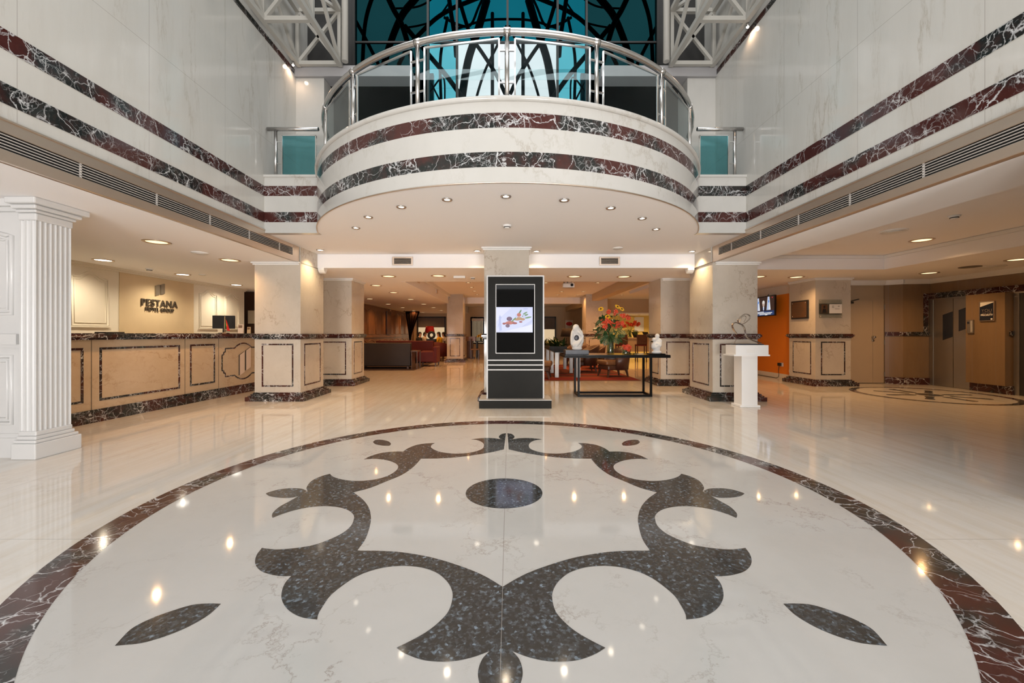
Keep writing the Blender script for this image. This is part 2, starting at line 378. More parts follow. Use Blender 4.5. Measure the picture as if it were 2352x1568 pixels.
segs = [  # corner to corner, inner edge from the near axis to the far axis, then the outer edge back
 K2([(2285, 700), (2080, 580), (1880, 500), (1650, 430), (1400, 385), (1200, 370), (990, 368)]),
 K1([(990, 1230), (1060, 1130), (1100, 1010), (1107, 930), (1085, 850), (1030, 780), (955, 724)]),
 K1([(955, 724), (1100, 685), (1250, 625), (1380, 570), (1480, 500), (1545, 430)]),
 K1([(1545, 430), (1700, 428), (1850, 418), (2000, 400), (2150, 375), (2285, 345)]),
 K1([(2285, 208), (2245, 216), (2222, 238), (2233, 256), (2252, 263)]),
 K1([(2252, 263), (2180, 252), (2100, 250), (2030, 255), (1980, 262)]),
 K1([(1980, 262), (2040, 270), (2080, 290), (2093, 315), (2075, 345), (2000, 372), (1900, 385), (1800, 384), (1700, 368), (1640, 340), (1632, 318), (1665, 293)]),
 K1([(1665, 293), (1580, 298), (1500, 312), (1430, 340), (1388, 368)]),
 K1([(1388, 368), (1300, 368), (1200, 380), (1110, 405), (1045, 436)]),
 K1([(1045, 436), (1150, 432), (1250, 445), (1320, 470), (1345, 500), (1320, 540), (1240, 585), (1120, 615), (980, 625), (860, 612), (780, 588), (750, 562)]),
 K1([(750, 562), (670, 585), (590, 625), (548, 680), (556, 715)]),
 K1([(556, 715), (480, 755), (400, 800), (310, 850), (255, 900), (245, 930), (252, 947)]),
 K1([(252, 947), (330, 915), (450, 878), (580, 853), (700, 844), (820, 853), (910, 880), (955, 920), (958, 960), (930, 1020), (850, 1085), (720, 1145), (600, 1185), (450, 1210), (300, 1222), (200, 1215), (158, 1208)]),
 K1([(158, 1208), (115, 1265), (98, 1320), (110, 1370), (160, 1415), (250, 1443), (340, 1455), (413, 1453)]),
 K2([(413, 588), (360, 650), (332, 720), (330, 790), (365, 860), (430, 915), (520, 952), (640, 968)]),
 K2([(640, 968), (650, 920), (690, 850), (750, 765), (850, 680), (970, 600), (1100, 545), (1250, 510), (1400, 500), (1550, 515), (1680, 560), (1770, 635), (1815, 720), (1815, 800), (1780, 900), (1700, 990), (1600, 1070), (1480, 1140), (1330, 1215)]),
 K2([(1330, 1215), (1420, 1270), (1550, 1318), (1700, 1335), (1850, 1328), (2000, 1295), (2140, 1245)]),
 K2([(2140, 1245), (2080, 1310), (2045, 1400), (2045, 1490), (2090, 1610), (2180, 1720), (2285, 1790)]),
]
AX = -.032
path = []
for sg in segs:
    c = cat_rom([Vector(G(*p)[:2]) for p in sg], 7); path += c[:-1] if (c[-1] - Vector(G(*segs[0][0])[:2])).length > 0 else c
path.append(Vector(G(*segs[-1][-1])[:2]))
path = [Vector((min(p.x, AX - .0005) if abs(p.x - AX) < .03 and 0 else min(p.x, AX - .001), p.y)) for p in path]
cl = [path[0]]
for p in path[1:]:
    if (p - cl[-1]).length > .002: cl.append(p)
for sgn in (1, -1):
    m_ = MB().flat([(p.x if sgn == 1 else 2 * AX - p.x, p.y, .002) for p in cl])
    m_.build('scrollwork', 'granite', med, label='dark granite scroll, %s half' % ('left' if sgn == 1 else 'right'))
leafs = [K1([(550, 712), (500, 692), (400, 688), (300, 700), (220, 722), (190, 735)]) + K1([(190, 735), (230, 758), (330, 772), (430, 768), (500, 745), (550, 712)]),
         K1([(1125, 285), (1150, 267), (1210, 267), (1260, 280), (1283, 298)]) + K1([(1283, 298), (1270, 316), (1210, 316), (1150, 305), (1125, 285)]),
         [(263.5, 1483.7), (300, 1446), (340, 1424), (384, 1407), (440, 1390), (480, 1386.5), (507.7, 1387)] + [(507.7, 1387), (480, 1412), (440, 1436), (400, 1454), (360, 1468), (320, 1478), (263.5, 1483.7)]]
for lf in leafs:
    h = len(lf) // 2; 
    pts = []
    for part in ((lf[:h]), (lf[h:])):
        pts += cat_rom([Vector(G(*p)[:2]) for p in part], 7)[:-1]
    for sgn in (1, -1):
        MB().flat([(p.x if sgn == 1 else 2 * AX - p.x, p.y, .002) for p in pts]).build('leaf_inlay', 'granite', med)
# smaller medallion by the lifts
C2 = (8.3, 8.05)
med2 = thing('floor_medallion', 'small ring shaped floor medallion in front of the lifts', 'floor inlay', (C2[0], C2[1], 0))
mb = MB(); annulus(mb, C2, 1.10, 1.22, .002, 96); mb.build('border_ring', 'rosso', med2)
mb = MB(); disc(mb, C2, .2, .002, 40); mb.build('centre_disc', 'granite', med2)
for k in range(8):
    a = 2 * math.pi * k / 8; pts = []
    for t in range(20):
        b = 2 * math.pi * t / 20; u = .55 + .28 * math.cos(b); v = .10 * math.sin(b) * (1 + .5 * math.cos(2 * b))
        pts.append((C2[0] + u * math.cos(a) - v * math.sin(a), C2[1] + u * math.sin(a) + v * math.cos(a), .002))
    MB().flat(pts).build('leaf_inlay', 'granite', med2)

# ------------------------------------------------------------------ atrium walls with marble bands
ZB = [(3.495, 3.34), (3.09, 2.934)]
def upper_wall(x, out):
    s = 1 if out > 0 else -1
    mb = MB().box(min(x, x + out), max(x, x + out), -5, 7.75, 2.82, 9.5, 0)
    e = -.004 * s
    for t, b in ZB + [(5.88, 5.79)]:
        mb.box(min(x, x + e), max(x, x + e), -5, 7.24 if t > 5 else 6.31, b, t, 1)
    return mb
struct(upper_wall(XL, -.3), 'wall_left', ['wall', 'rosso'])
struct(upper_wall(XR, .3), 'wall_right', ['wall', 'rosso'])
# balcony: two straight returns and a round bow
BC, BR, YR = (XM + .04, 7.33), 3.11, 6.31
th1 = math.acos((BC[1] - YR) / BR)
def arc(r, n=72, a0=-th1, a1=th1):
    return [Vector((BC[0] + r * math.sin(a0 + (a1 - a0) * k / n), BC[1] - r * math.cos(a0 + (a1 - a0) * k / n), 0)) for k in range(n + 1)]
bal = thing('balcony', 'bow fronted marble balcony with two dark red bands over the lobby', 'balcony', (BC[0], YR, ZS))
def ribbon(mb, r, z0, z1, mi, n=72):
    a = arc(r, n); m = len(a)
    mb.add([p + Vector((0, 0, z0)) for p in a] + [p + Vector((0, 0, z1)) for p in a], [(i, i + 1, m + i + 1, m + i) for i in range(m - 1)], mi, True)
fa = MB(); zs = [ZS - .004, ZB[1][1], ZB[1][0], ZB[0][1], ZB[0][0], 3.63]
for i in range(5): ribbon(fa, BR, zs[i], zs[i + 1], i % 2)
xa, xb = BC[0] - BR * math.sin(th1), BC[0] + BR * math.sin(th1)
for x0, x1 in ((XL, xa), (xb, XR)):
    for i in range(5): fa.box(x0, x1, YR, YR + .12, zs[i], zs[i + 1], i % 2)
fa.build('fascia', ['fascia', 'rosso'], bal)
sl = arc(BR - .005); poly = [(XL + .002, YR + .122), (xa, YR + .122)] + [(p.x, p.y) for p in sl] + [(xb, YR + .122), (XR - .002, YR + .122), (XR - .002, 7.995), (XL + .002, 7.995)]
MB().prism(poly, lambda a, b, z: (a, b, z), ZS, ZS + .05).build('soffit', 'ceil', bal, label='white plaster underside')
poly2 = [(XL + .002, YR + .122), (xa, YR + .122)] + [(p.x, p.y) for p in arc(BR - .02)] + [(xb, YR + .122), (XR - .002, YR + .122), (XR - .002, 7.2), (XL + .002, 7.2)]
MB().prism(poly2, lambda a, b, z: (a, b, z), 3.40, 3.45).build('deck', 'greybeam', bal)
led = MB(); pts = [Vector((XL, YR + .03, 3.645))] 
led.tube([p + Vector((0, 0, 3.64)) for p in arc(BR + .005)], .03, 10)
for x0, x1 in ((XL, xa), (xb, XR)): led.box(x0, x1, YR - .02, YR + .13, 3.63, 3.665)
a_o, a_i = arc(BR), arc(BR - .16); n_ = len(a_o)
led.add([p + Vector((0, 0, 3.665)) for p in a_o] + [p + Vector((0, 0, 3.665)) for p in a_i], [(i, i + 1, n_ + i + 1, n_ + i) for i in range(n_ - 1)])
led.build('ledge', 'fascia', bal)
lip = MB(); lip.tube([p + Vector((0, 0, ZS)) for p in arc(BR + .004)], .008, 6); lip.build('edge_strip', 'bronze', bal)
# curved railing
RR = 3.02
rail = thing('balcony_railing', 'curved steel railing with teal glass panels around the round balcony', 'railing', (BC[0], BC[1] - RR, 3.66))
rp = lambda t, z, r=RR: Vector((BC[0] + r * math.sin(t), BC[1] - r * math.cos(t), z))
TE = math.radians(76)
MB().tube([rp(-TE + 2 * TE * k / 80, 4.40) for k in range(81)], .036, 14).build('handrail', 'steel', rail)
pa = [math.radians(a) for a in (-58, -38.5, -19, 0, 19, 38.5, 58)]
for t in pa:
    p = MB().tube([rp(t, 3.665), rp(t, 4.38)], .024, 12).lathe([(.04, 0), (.04, .012), (.026, .02)], rp(t, 3.665), 14)
    p.tube([rp(t - .012, 4.40), rp(t + .012, 4.40)], .041, 14)
    p.build('post', 'steel', rail)
pb = [-TE] + pa + [TE]
for i in range(len(pb) - 1):
    t0, t1 = pb[i] + .028, pb[i + 1] - .028
    q = [rp(t0, 3.69), rp(t1, 3.69), rp(t1, 4.325), rp(t0, 4.325)]
    g = MB().hexa([x + Vector((0, 0, 0)) for x in q], [x + (Vector((BC[0], BC[1], x.z)) - x).normalized() * .008 for x in q]).build('glass_panel', 'railglass', rail)
    fr = MB()
    for j in (1, 2, 3): fr.bar(q[j], q[(j + 1) % 4], .018, .018)
    for tt, pt in ((t0, pb[i]), (t1, pb[i + 1])):
        for z in (3.86, 4.2): fr.bar(rp(tt, z), rp(pt, z), .02, .014)
    fr.build('frame', 'chrome', g)
for nm, x0, x1, sd in (('left', XL + .02, xa - .02, -1), ('right', XR - .02, xb + .02, 1)):
    r2 = thing('side_railing', 'short straight steel railing with one teal glass pane, at the %s end of the balcony' % nm, 'railing', ((x0 + x1) / 2, YR + .05, 3.665))
    y = YR + .05; px_ = x0 - sd * .13
    MB().tube([(x0 + sd * .0, y, 4.40), (x1, y, 4.40)], .03, 12).build('handrail', 'steel', r2)
    MB().tube([(px_, y, 3.665), (px_, y, 4.38)], .024, 12).build('post', 'steel', r2)
    a, b = px_ - sd * .1, x1 + sd * .04
    g = MB().box(min(a, b), max(a, b), y - .004, y + .004, 3.67, 4.30).build('glass_pane', 'sideglass', r2)
    fr = MB()
    for p, q in (((a, y, 3.67), (a, y, 4.30)), ((a, y, 4.30), (b, y, 4.30)), ((b, y, 4.30), (b, y, 3.67))): fr.bar(p, q, .018)
    for z in (3.86, 4.2): fr.bar((a, y, z), (px_, y, z), .014)
    fr.build('frame', 'chrome', g)
# ------------------------------------------------------------------ air grilles along both aisles
for nm, x, sd in (('left', XL, 1), ('right', XR, -1)):
    t = thing('air_grille', 'long satin metal air grille above the %s aisle' % nm, 'air vent', (x, 2, 2.5))
    X = lambda a, b: (min(x + sd * a, x + sd * b), max(x + sd * a, x + sd * b))
    Y0, Y1 = -5, 7.22
    f = MB(); a, b = X(-.05, .012)
    f.box(a, b, Y0, Y1 - .1, 2.497, 2.585); f.box(a, b, Y0, Y1 - .1, 2.71, 2.82); f.box(a, b, Y1 - .1, Y1 + .12, 2.497, 2.80)
    a, b = X(.012, .02); f.box(a, b, Y0, Y1, 2.80, 2.82)
    f.build('frame', 'bronze', t, bevel=.006)
    a, b = X(-.24, -.05); MB().box(a, b, Y0, Y1 - .12, 2.585, 2.71).build('duct', 'void', t)
    s_ = MB(); a, b = X(-.006, .008)
    for k in range(5): z = 2.60 + k * .0235; s_.box(a, b, Y0, Y1 - .1, z, z + .0055)
    for k in range(14): y = Y1 - .1 - .40 - k * .78; s_.box(a, b, y, y + .012, 2.585, 2.71)
    s_.build('slats', 'slatpaint', t)

# ------------------------------------------------------------------ roof trusses, beam, piers
def truss(sd, label):
    A, B = (XL + .10, XL + .83) if sd < 0 else (XR - .10, XR - .83)
    t = thing('roof_truss', label, 'truss', ((A + B) / 2, 4, 5.93))
    z0, z1, w_ = 5.93, 6.85, .072
    ys = [7.12 - k * 1.0 for k in range(9)]
    for x in (A, B):
        for z in (z0, z1): MB().bar((x, ys[0] + .05, z), (x, ys[-1], z), w_).build('chord', 'steelpaint', t)
    for i, y in enumerate(ys):
        for x in (A, B): MB().bar((x, y, z0), (x, y, z1), w_ * .8).build('upright', 'steelpaint', t)
        for z in (z0, z1): MB().bar((A, y, z), (B, y, z), w_ * .9).build('crossbar', 'steelpaint', t)
        if i == 0: prs = [((A, y, z0), (B, y, z1)), ((A, y, z1), (B, y, z0))]
        else: prs = [((A, y, z0), (B, y, z1))]
        if i < len(ys) - 1:
            prs += [((A, y, z0), (A, ys[i + 1], z1)), ((B, y, z0), (B, ys[i + 1], z1)), ((A, ys[i + 1], z1), (B, y, z1))]
        for p, q in prs: MB().bar(p, q, w_ * .7).build('brace', 'steelpaint', t)
truss(-1, 'cream steel lattice truss high on the left atrium wall')
truss(1, 'cream steel lattice truss high on the right atrium wall')
struct(MB().box(XL, -1.75, 7.2, 7.5, 5.76, 5.95).box(1.63, XR, 7.2, 7.5, 5.76, 5.95), 'trim_1', 'greybeam')
for sd, nm in ((-1, 'left'), (1, 'right')):
    x0, x1 = (XL, XL + .5) if sd < 0 else (XR - .5, XR)
    tag(MB().box(x0, x1, 7.25, 7.65, 3.46, 5.755).build('marble_pier', 'fascia', origin=((x0 + x1) / 2, 7.45, 3.45)), 'pale marble pier behind the %s end of the balcony' % nm, 'pier')
    xc = (XL + .93) if sd < 0 else (XR - .93)
    tag(MB().tube([(xc, 7.1, 5.95), (xc, 7.1, 9.4)], .055, 18).build('steel_post', 'steelpaint', origin=(xc, 7.1, 5.95)), 'cream round steel post beside the %s roof truss' % nm, 'post')
    a, b = (XL, XL + .9) if sd < 0 else (XR - .9, XR)
    struct(MB().box(a, b, 7.66, 7.75, 3.45, 9.5), 'wall_back', 'darksteel')
# ------------------------------------------------------------------ glazed facade behind the balcony
YF = 7.62
xs = [XL + .9, -1.52, -.98, XM + .03, .90, 1.44, XR - .9]
zsF = [3.45, 5.80, 6.66, 9.5]
def pane_mat(i, j):
    c = (0, 1, 2, 2, 1, 0)[i]
    if j == 2: return 'pane_teal' if c else 'pane_dark'
    return ('pane_dark', 'pane_light', 'pane_clear')[c]
win = MB().box(XL + .9, XR - .9, YF - .04, YF + .04, 3.42, 3.48)
for x in xs: win.box(x - .02, x + .02, YF - .04, YF + .04, 3.45, 9.5)
win.box(XL + .9, XR - .9, YF - .02, YF + .02, 6.64, 6.67)
wo = struct(win, 'window_1', 'darksteel')
for i in range(6):
    for j in range(3):
        MB().box(xs[i], xs[i + 1], YF - .005, YF + .005, zsF[j], zsF[j + 1]).build('pane', pane_mat(i, j), wo)
MB().box(-1.75, 1.63, 7.3, 7.31, 5.76, 5.95).build('beam_reflection', 'strip', wo)  # pale strip imitates a beam reflected across the middle panes
ar = thing('mirrored_arches', 'dark curved ribs added behind the balcony glazing for the arches it mirrors', 'steel frame', (XM, 8.6, 3.4))  # ribs added behind the glass in place of reflected entrance arches
def rib(pts, wpx, d, nm='rib'):
    for s_ in (1, -1):
        q = [P(x, y, d) for x, y in pts]
        q = [Vector((v.x if s_ == 1 else 2 * (XM + .03) - v.x, v.y, v.z)) for v in q]
        MB().tube(cat_rom(q, 6), wpx * d / F / 2, 8).build(nm, 'archsteel', ar)
rib([(915, 150), (935, 112), (960, 82), (1001, 43), (1040, 19), (1069, 7), (1110, -8), (1165, -16)], 9, 8.5, 'arch')
rib([(872, 190), (893, 110), (921, 40), (950, 2), (990, -40), (1060, -80), (1165, -95)], 15, 8.6, 'arch')
rib([(1118, 0), (1105, 45), (1094, 81), (1075, 140), (1062, 219), (1056, 290)], 18, 8.4)
rib([(1055, 0), (1070, 50), (1083, 85), (1110, 125), (1140, 172), (1160, 215)], 9, 8.45)
rib([(1163, 60), (1140, 109), (1115, 160), (1096, 218), (1085, 270)], 6, 8.5)
rib([(1131, 30), (1131, 290)], 8, 8.55)
rib([(1028, 40), (1016, 100), (1011, 150), (1013, 230)], 7, 8.6)
rib([(930, 60), (990, 132), (1030, 180), (1080, 250)], 11, 8.3)
rib([(985, 215), (1018, 178), (1022, 250)], 4, 8.25); rib([(990, 190), (1015, 240)], 4, 8.25)
rib([(1028, -30), (1036, 30), (1044, 80), (1048, 130)], 10, 8.35)
rib([(872, -40), (853, 0), (838, 60), (832, 160)], 9, 8.35)
rib([(875, -40), (903, 20), (925, 62), (950, 150)], 12, 8.35)
rib([(790, 0), (840, 90), (890, 190)], 8, 8.6)
rib([(930, 64), (965, 58), (1000, 45), (1030, 8), (1052, -40)], 4, 8.8)
rib([(1020, 40), (1050, 56), (1080, 58), (1100, 15), (1125, -40)], 6, 8.8)
rib([(1050, 66), (1100, 50), (1130, 45), (1165, 44)], 5, 8.8)
rib([(900, 20), (960, 15), (1000, -10), (1040, -60)], 4, 8.9)
for a, b in ((XL, -1.66), (1.56, XR)):
    struct(MB().box(a, b, 8.9, 9.0, 3.4, 6.9), 'wall_back', 'tealgrey')  # backdrop added behind the outer panes to turn them dark
ra = thing('roof_arches', 'curved dark steel ribs under the lobby skylight, above the front of the lobby', 'steel frame', (XM, 0, 7.6))
for k in range(6):
    y0 = -4 + k * 1.8
    MB().tube([(XM + 3.6 * math.cos(a), y0 + .9 * math.sin(2 * a), 6.9 + 1.4 * math.sin(a)) for a in [math.pi * j / 24 for j in range(25)]], .07, 8).build('rib', 'archsteel', ra)
    MB().tube(cat_rom([Vector((XM - 3.6 + 1.8 * (k % 2), y0, 7.9)), Vector((XM + (k - 2.5), y0 + 1.2, 8.25)), Vector((XM + 3.4 - 1.2 * (k % 3), y0 + 2.2, 7.8))], 8), .05, 8).build('rib', 'archsteel', ra)
# ------------------------------------------------------------------ ceilings
struct(MB().box(-13, XL - .045, -5, 8.07, ZL, ZL + .1), 'ceiling', 'ceil')
struct(MB().box(-13, -2.6, 8.07, 26, ZL, ZL + .1), 'ceiling', 'ceil')
struct(MB().box(-2.6, 11.5, 8.2, 10.1, ZL, ZL + .1).box(-2.6, XR, 8.07, 8.2, ZL, ZL + .1), 'ceiling', 'ceil')
struct(MB().box(XR + .045, 4.48, -5, 8.2, ZL, ZL + .1), 'ceiling', 'ceil')
struct(MB().box(7.55, 11.5, -5, 8.2, ZL, ZL + .1), 'ceiling', 'ceil')
struct(MB().box(4.3, 7.75, -5, 8.4, ZS + .01, ZS + .1), 'ceiling', 'ceil')
struct(MB().box(4.40, 4.483, -5, 8.197, ZL + .004, ZS + .02).box(7.547, 7.63, -5, 8.197, ZL + .004, ZS + .02).box(4.40, 7.63, 8.197, 8.28, ZL + .004, ZS + .02), 'trim_2', 'ceil')
c_ = MB()
c_.box(4.49, 7.54, 8.15, 8.19, ZS - .05, ZS + .005); c_.box(7.50, 7.54, -5, 8.15, ZS - .05, ZS + .005)
struct(c_, 'trim_3', 'white')
struct(MB().box(-2.6, 11.5, 10.1, 26, ZH, ZH + .1), 'ceiling', 'ceil')
struct(MB().box(3.9, 11.5, 10.103, 13.2, ZL, ZL + .1), 'ceiling', 'ceil')
struct(MB().box(-2.7, -2.597, 10.103, 26, ZL - .003, ZH + .05), 'trim_4', 'ceil')
struct(MB().box(-2.6, 11.5, 10.0, 10.103, ZL + .004, ZH + .05), 'trim_5', 'ceil')
struct(MB().box(XL, XR, 8.0, 8.07, ZL, ZS), 'trim_6', 'ceil')
struct(MB().box(3.53, 3.85, 10.1, 26, 2.62, ZH), 'trim_7', 'tan_wall')
struct(MB().box(-2.6, 3.53, 19.0, 19.2, 2.62, ZH), 'trim_8', 'ceil')
struct(MB().box(-2.62, -2.52, 10.1, 19, ZH - .1, ZH), 'trim_9', 'white')
# ------------------------------------------------------------------ outer walls and added light blockers
struct(MB().box(XR + .3, 9.97, 1.5, 1.6, 0, ZL), 'wall_front', 'white_wall'); struct(MB().box(XR + .03, XR + .3, -5, 2.85, 0, ZL), 'wall_right', 'white_wall')  # unseen partitions added to keep entrance light out of the right aisle
struct(MB().box(-13, XL - .3, -5, 26, 3.1, 3.2).box(XR + .3, 11.5, -5, 26, 3.1, 3.2).box(XL - .3, XR + .3, 7.76, 26, 3.1, 3.2), 'ceiling', 'ceil')  # unseen upper slab added over the ceilings to block sky leaks
struct(MB().box(-13.1, -13, -5.1, 26, 0, 3.2), 'wall_left', 'tan_wall'); struct(MB().box(11.5, 11.6, -5.1, 26, 0, 3.2), 'wall_right', 'tan_wall')
struct(MB().box(-13, XL - .3, -5.1, -5, 2.9, 3.2).box(XR + .3, 11.5, -5.1, -5, 2.9, 3.2).box(-.85, 1.25, -4.8, -4.7, 0, 3.2), 'wall_front', 'dark')  # middle panel added out of view, for a dark kiosk screen reflection
struct(MB().box(-13, XL - .3, -5.1, -5, 0, 3).box(XR + .3, 11.5, -5.1, -5, 0, 3).box(XL - .3, XR + .3, -5.1, -5, 5.2, 9.5), 'wall_front', 'wall')
struct(MB().box(-13, 11.5, 25.6, 25.7, 0, 3.2), 'wall_back', 'tan_wall')
struct(MB().box(-6.2, -6.0, 12.6, 25.6, 0, ZL), 'wall_left', 'wood')
struct(MB().box(-13, -6.0, 12.5, 12.6, 0, ZL), 'wall_back', 'darkwood')
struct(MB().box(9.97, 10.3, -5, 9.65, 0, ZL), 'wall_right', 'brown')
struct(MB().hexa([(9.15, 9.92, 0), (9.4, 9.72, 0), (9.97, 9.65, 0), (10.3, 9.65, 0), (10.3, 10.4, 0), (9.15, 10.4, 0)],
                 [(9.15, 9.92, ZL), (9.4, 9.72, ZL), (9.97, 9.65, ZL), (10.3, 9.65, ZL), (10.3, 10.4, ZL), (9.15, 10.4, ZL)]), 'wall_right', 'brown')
struct(MB().box(7.9, 9.2, 9.95, 10.1, 2.03, ZL).box(7.9, 8.17, 9.95, 10.1, 0, ZL), 'wall_back', 'door')
struct(MB().box(7.35, 7.5, 10.2, 13.2, 0, 2.27, 0).box(7.35, 7.5, 10.2, 13.2, 2.27, 3.0, 1), 'wall_right', ['orange', 'white_wall'])
struct(MB().box(4.55, 7.5, 13.1, 13.2, 0, ZH), 'wall_back', 'white_wall')
struct(MB().box(7.335, 7.36, 10.3, 13.1, 0, .13), 'baseboard_right', 'cream')
struct(MB().box(4.3, 11.5, 22, 22.1, 0, ZH), 'wall_back', 'yellow')
struct(MB().box(8.2, 8.3, 13.2, 22, 0, ZH), 'wall_right', 'tan_wall')
# cornices along the lift wall
c_ = MB(); pl = [(7.9, 9.95), (9.15, 9.92), (9.4, 9.72), (9.97, 9.65), (9.97, -5)]
for (a, b), (c, d) in zip(pl, pl[1:]):
    c_.bar((a, b, ZL - .04), (c, d, ZL - .04), .12, .08); c_.bar((a, b, ZL - .09), (c, d, ZL - .09), .06, .04)
struct(c_, 'trim_10', 'white')
def path_band(pl, off, z0, z1):
    mb = MB()
    for (a, b), (c, d) in zip(pl, pl[1:]): mb.bar((a, b, (z0 + z1) / 2), (c, d, (z0 + z1) / 2), off * 2, z1 - z0)
    return mb
struct(path_band([(9.15, 9.92), (9.4, 9.72), (9.95, 9.65)], .02, 0, .16), 'baseboard_back', 'rosso')
struct(path_band([(9.15, 9.92), (9.4, 9.72), (9.95, 9.65)], .02, 1.16, 1.25), 'trim_11', 'rosso')
struct(MB().box(9.90, 9.97, 8.02, 8.76, 0, .17), 'baseboard_right', 'rosso')
struct(MB().box(9.88, 9.97, 8.02, 8.78, 1.17, 1.26), 'trim_12', 'rosso')
tr = MB().box(9.95, 9.97, 9.58, 9.65, 1.2, 2.15).box(9.945, 9.97, 6.5, 9.65, 2.03, 2.16)
tr.hexa([(9.83, 9.66, 1.2), (9.93, 9.645, 1.2), (9.93, 9.69, 1.2), (9.83, 9.70, 1.2)], [(9.83, 9.66, 2.16), (9.93, 9.645, 2.16), (9.93, 9.69, 2.16), (9.83, 9.70, 2.16)])
struct(tr, 'trim_13', 'rosso')

# ------------------------------------------------------------------ columns
def column(x0, x1, y0, y1, top, label, sides='F', cor=None, inl=True, dado=True):
    t = thing('marble_column', label, 'column', ((x0 + x1) / 2, (y0 + y1) / 2, 0))
    E = lambda mb, e, z0, z1, mi=0: mb.box(x0 - e, x1 + e, y0 - e, y1 + e, z0, z1, mi)
    E(MB(), 0, .14, top).build('shaft', 'col', t)
    b = MB(); E(b, .11, 0, .075); E(b, .08, .075, .095); E(b, .05, .095, .125); E(b, .02, .125, .148); b.build('base', 'rosso', t, bevel=.006)
    if dado:
        b = MB(); E(b, .055, 1.145, 1.19); E(b, .04, 1.19, 1.205); E(b, .035, 1.12, 1.145); E(b, .015, 1.105, 1.12); b.build('dado_rail', 'rosso', t, bevel=.008)
    def frame(fn, w):
        m = .13; s_ = .026
        fb = MB()
        for a0, a1, z0, z1 in ((m, w - m, 1.0, 1.0 + s_), (m, w - m, .25, .25 + s_), (m, m + s_, .25 + s_, 1.0), (w - m - s_, w - m, .25 + s_, 1.0)):
            fb.hexa([fn(a0, 0, z0), fn(a1, 0, z0), fn(a1, .004, z0), fn(a0, .004, z0)], [fn(a0, 0, z1), fn(a1, 0, z1), fn(a1, .004, z1), fn(a0, .004, z1)])
        fb.build('inlay_border', 'rosso', t)
    if inl:
        if 'F' in sides: frame(lambda a, n, z: (x0 + a, y0 - n, z), x1 - x0)
        if 'R' in sides: frame(lambda a, n, z: (x1 + n, y0 + a, z), y1 - y0)
        if 'L' in sides: frame(lambda a, n, z: (x0 - n, y0 + a, z), y1 - y0)
    if cor:
        c = MB(); a0, a1, b0, b1, z = cor
        c.box(a0 - .05, a1 + .05, b0 - .05, b1, z - .028, z); c.box(a0 - .028, a1 + .028, b0 - .028, b1, z - .055, z - .028)
        c.build('cornice', 'white', t, bevel=.01)
    return t
column(-4.60, XL + .03, 7.35, 8.25, ZL, 'veined beige marble column by the reception desk, nearest on the left', 'FR', (-4.60, XL - .02, 7.35, 8.25, ZL))
column(3.67, 4.48, 7.35, 8.28, ZL, 'veined beige marble column behind the white pedestal, nearest on the right', 'FL', (3.75, 4.48, 7.35, 8.28, ZL))
for a, b, z0 in ((XL + .0, XL + .03, ZL), (3.64, 3.67, ZL)):
    struct(MB().box(a, b, 7.35, 8.05, z0 - .0, ZS), 'trim_14', 'col')
column(-4.50, -3.68, 9.5, 10.3, ZL, 'marble column standing behind the left front column', 'FR', (-4.5, -3.68, 9.5, 10.3, ZL))
column(3.53, 4.35, 9.5, 10.3, ZL, 'marble column behind the right end of the console table', 'FL', (3.6, 4.35, 9.5, 10.3, ZL))
column(-.456, .354, 7.36, 7.98, ZS, 'beige marble column rising behind the screen kiosk', 'F', (-.456, .354, 7.36, 7.98, ZS))
column(-2.67, -1.98, 17.4, 18.3, ZH, 'far marble column in the left of the lounge', 'FR')
column(3.27, 4.2, 17.4, 18.3, ZH, 'far marble column behind the flower arrangement', 'FL')
column(7.08, 7.9, 9.42, 10.3, ZL, 'marble column carrying two wall plaques beside the beige door', 'FL', (7.08, 7.9, 9.42, 10.3, ZL))
# corbels where the cross beam meets the columns
for x, nm in ((XL + .1, 'left'), (XR - .1, 'right')):
    tag(MB().prism([(7.99, 2.5), (7.99, 2.46), (8.03, 2.42), (8.08, 2.40), (8.15, 2.5)], lambda a, b, e: (x - .06 + e, a, b), 0, .12).build('beam_corbel', 'white', origin=(x, 8.05, 2.42)),
        'small white scrolled corbel under the %s end of the cross beam' % nm, 'corbel')
# ------------------------------------------------------------------ fluted pilaster and white panel wall
pi_ = thing('fluted_pilaster', 'white fluted wooden pilaster at the left edge beside the reception desk', 'pilaster', (-4.68, 4.06, 0))
px0, px1, py0, py1 = -4.74, -4.575, 3.935, 4.25
fl = MB()
def flutes(o, d, n, length, k):
    w_ = length / k; out = []
    for i in range(k):
        c = (i + .5) * w_; r = w_ * .40
        out += [(c - r, 0)] + [(c - r * math.cos(math.pi * j / 6), -r * .8 * math.sin(math.pi * j / 6)) for j in range(1, 6)] + [(c + r, 0)]
    return [(o[0] + d[0] * a + n[0] * b, o[1] + d[1] * a + n[1] * b) for a, b in [(0, 0)] + out + [(length, 0)]]
pl = flutes((px0, py0), (1, 0), (0, -1), px1 - px0, 3) + flutes((px1, py0), (0, 1), (1, 0), py1 - py0, 7)[1:] + [(px0, py1)]
fl.prism(pl, lambda a, b, z: (a, b, z), .26, 2.30); fl.build('shaft', 'pilaster', pi_)
def stp(mb, e, z0, z1): mb.box(px0 - e * .3, px1 + e, py0 - e, py1 + e, z0, z1)
b = MB(); stp(b, .055, 0, .15); stp(b, .04, .15, .18); stp(b, .02, .18, .215); stp(b, .008, .215, .26); b.build('base', 'pilaster', pi_, bevel=.008)
b = MB(); stp(b, .012, 2.30, 2.37); stp(b, .03, 2.37, 2.40); stp(b, .06, 2.40, 2.44); stp(b, .10, 2.44, 2.5); b.build('capital', 'pilaster', pi_, bevel=.012)
wl = MB().box(-13, px0, 3.98, 4.2, 0, ZL)
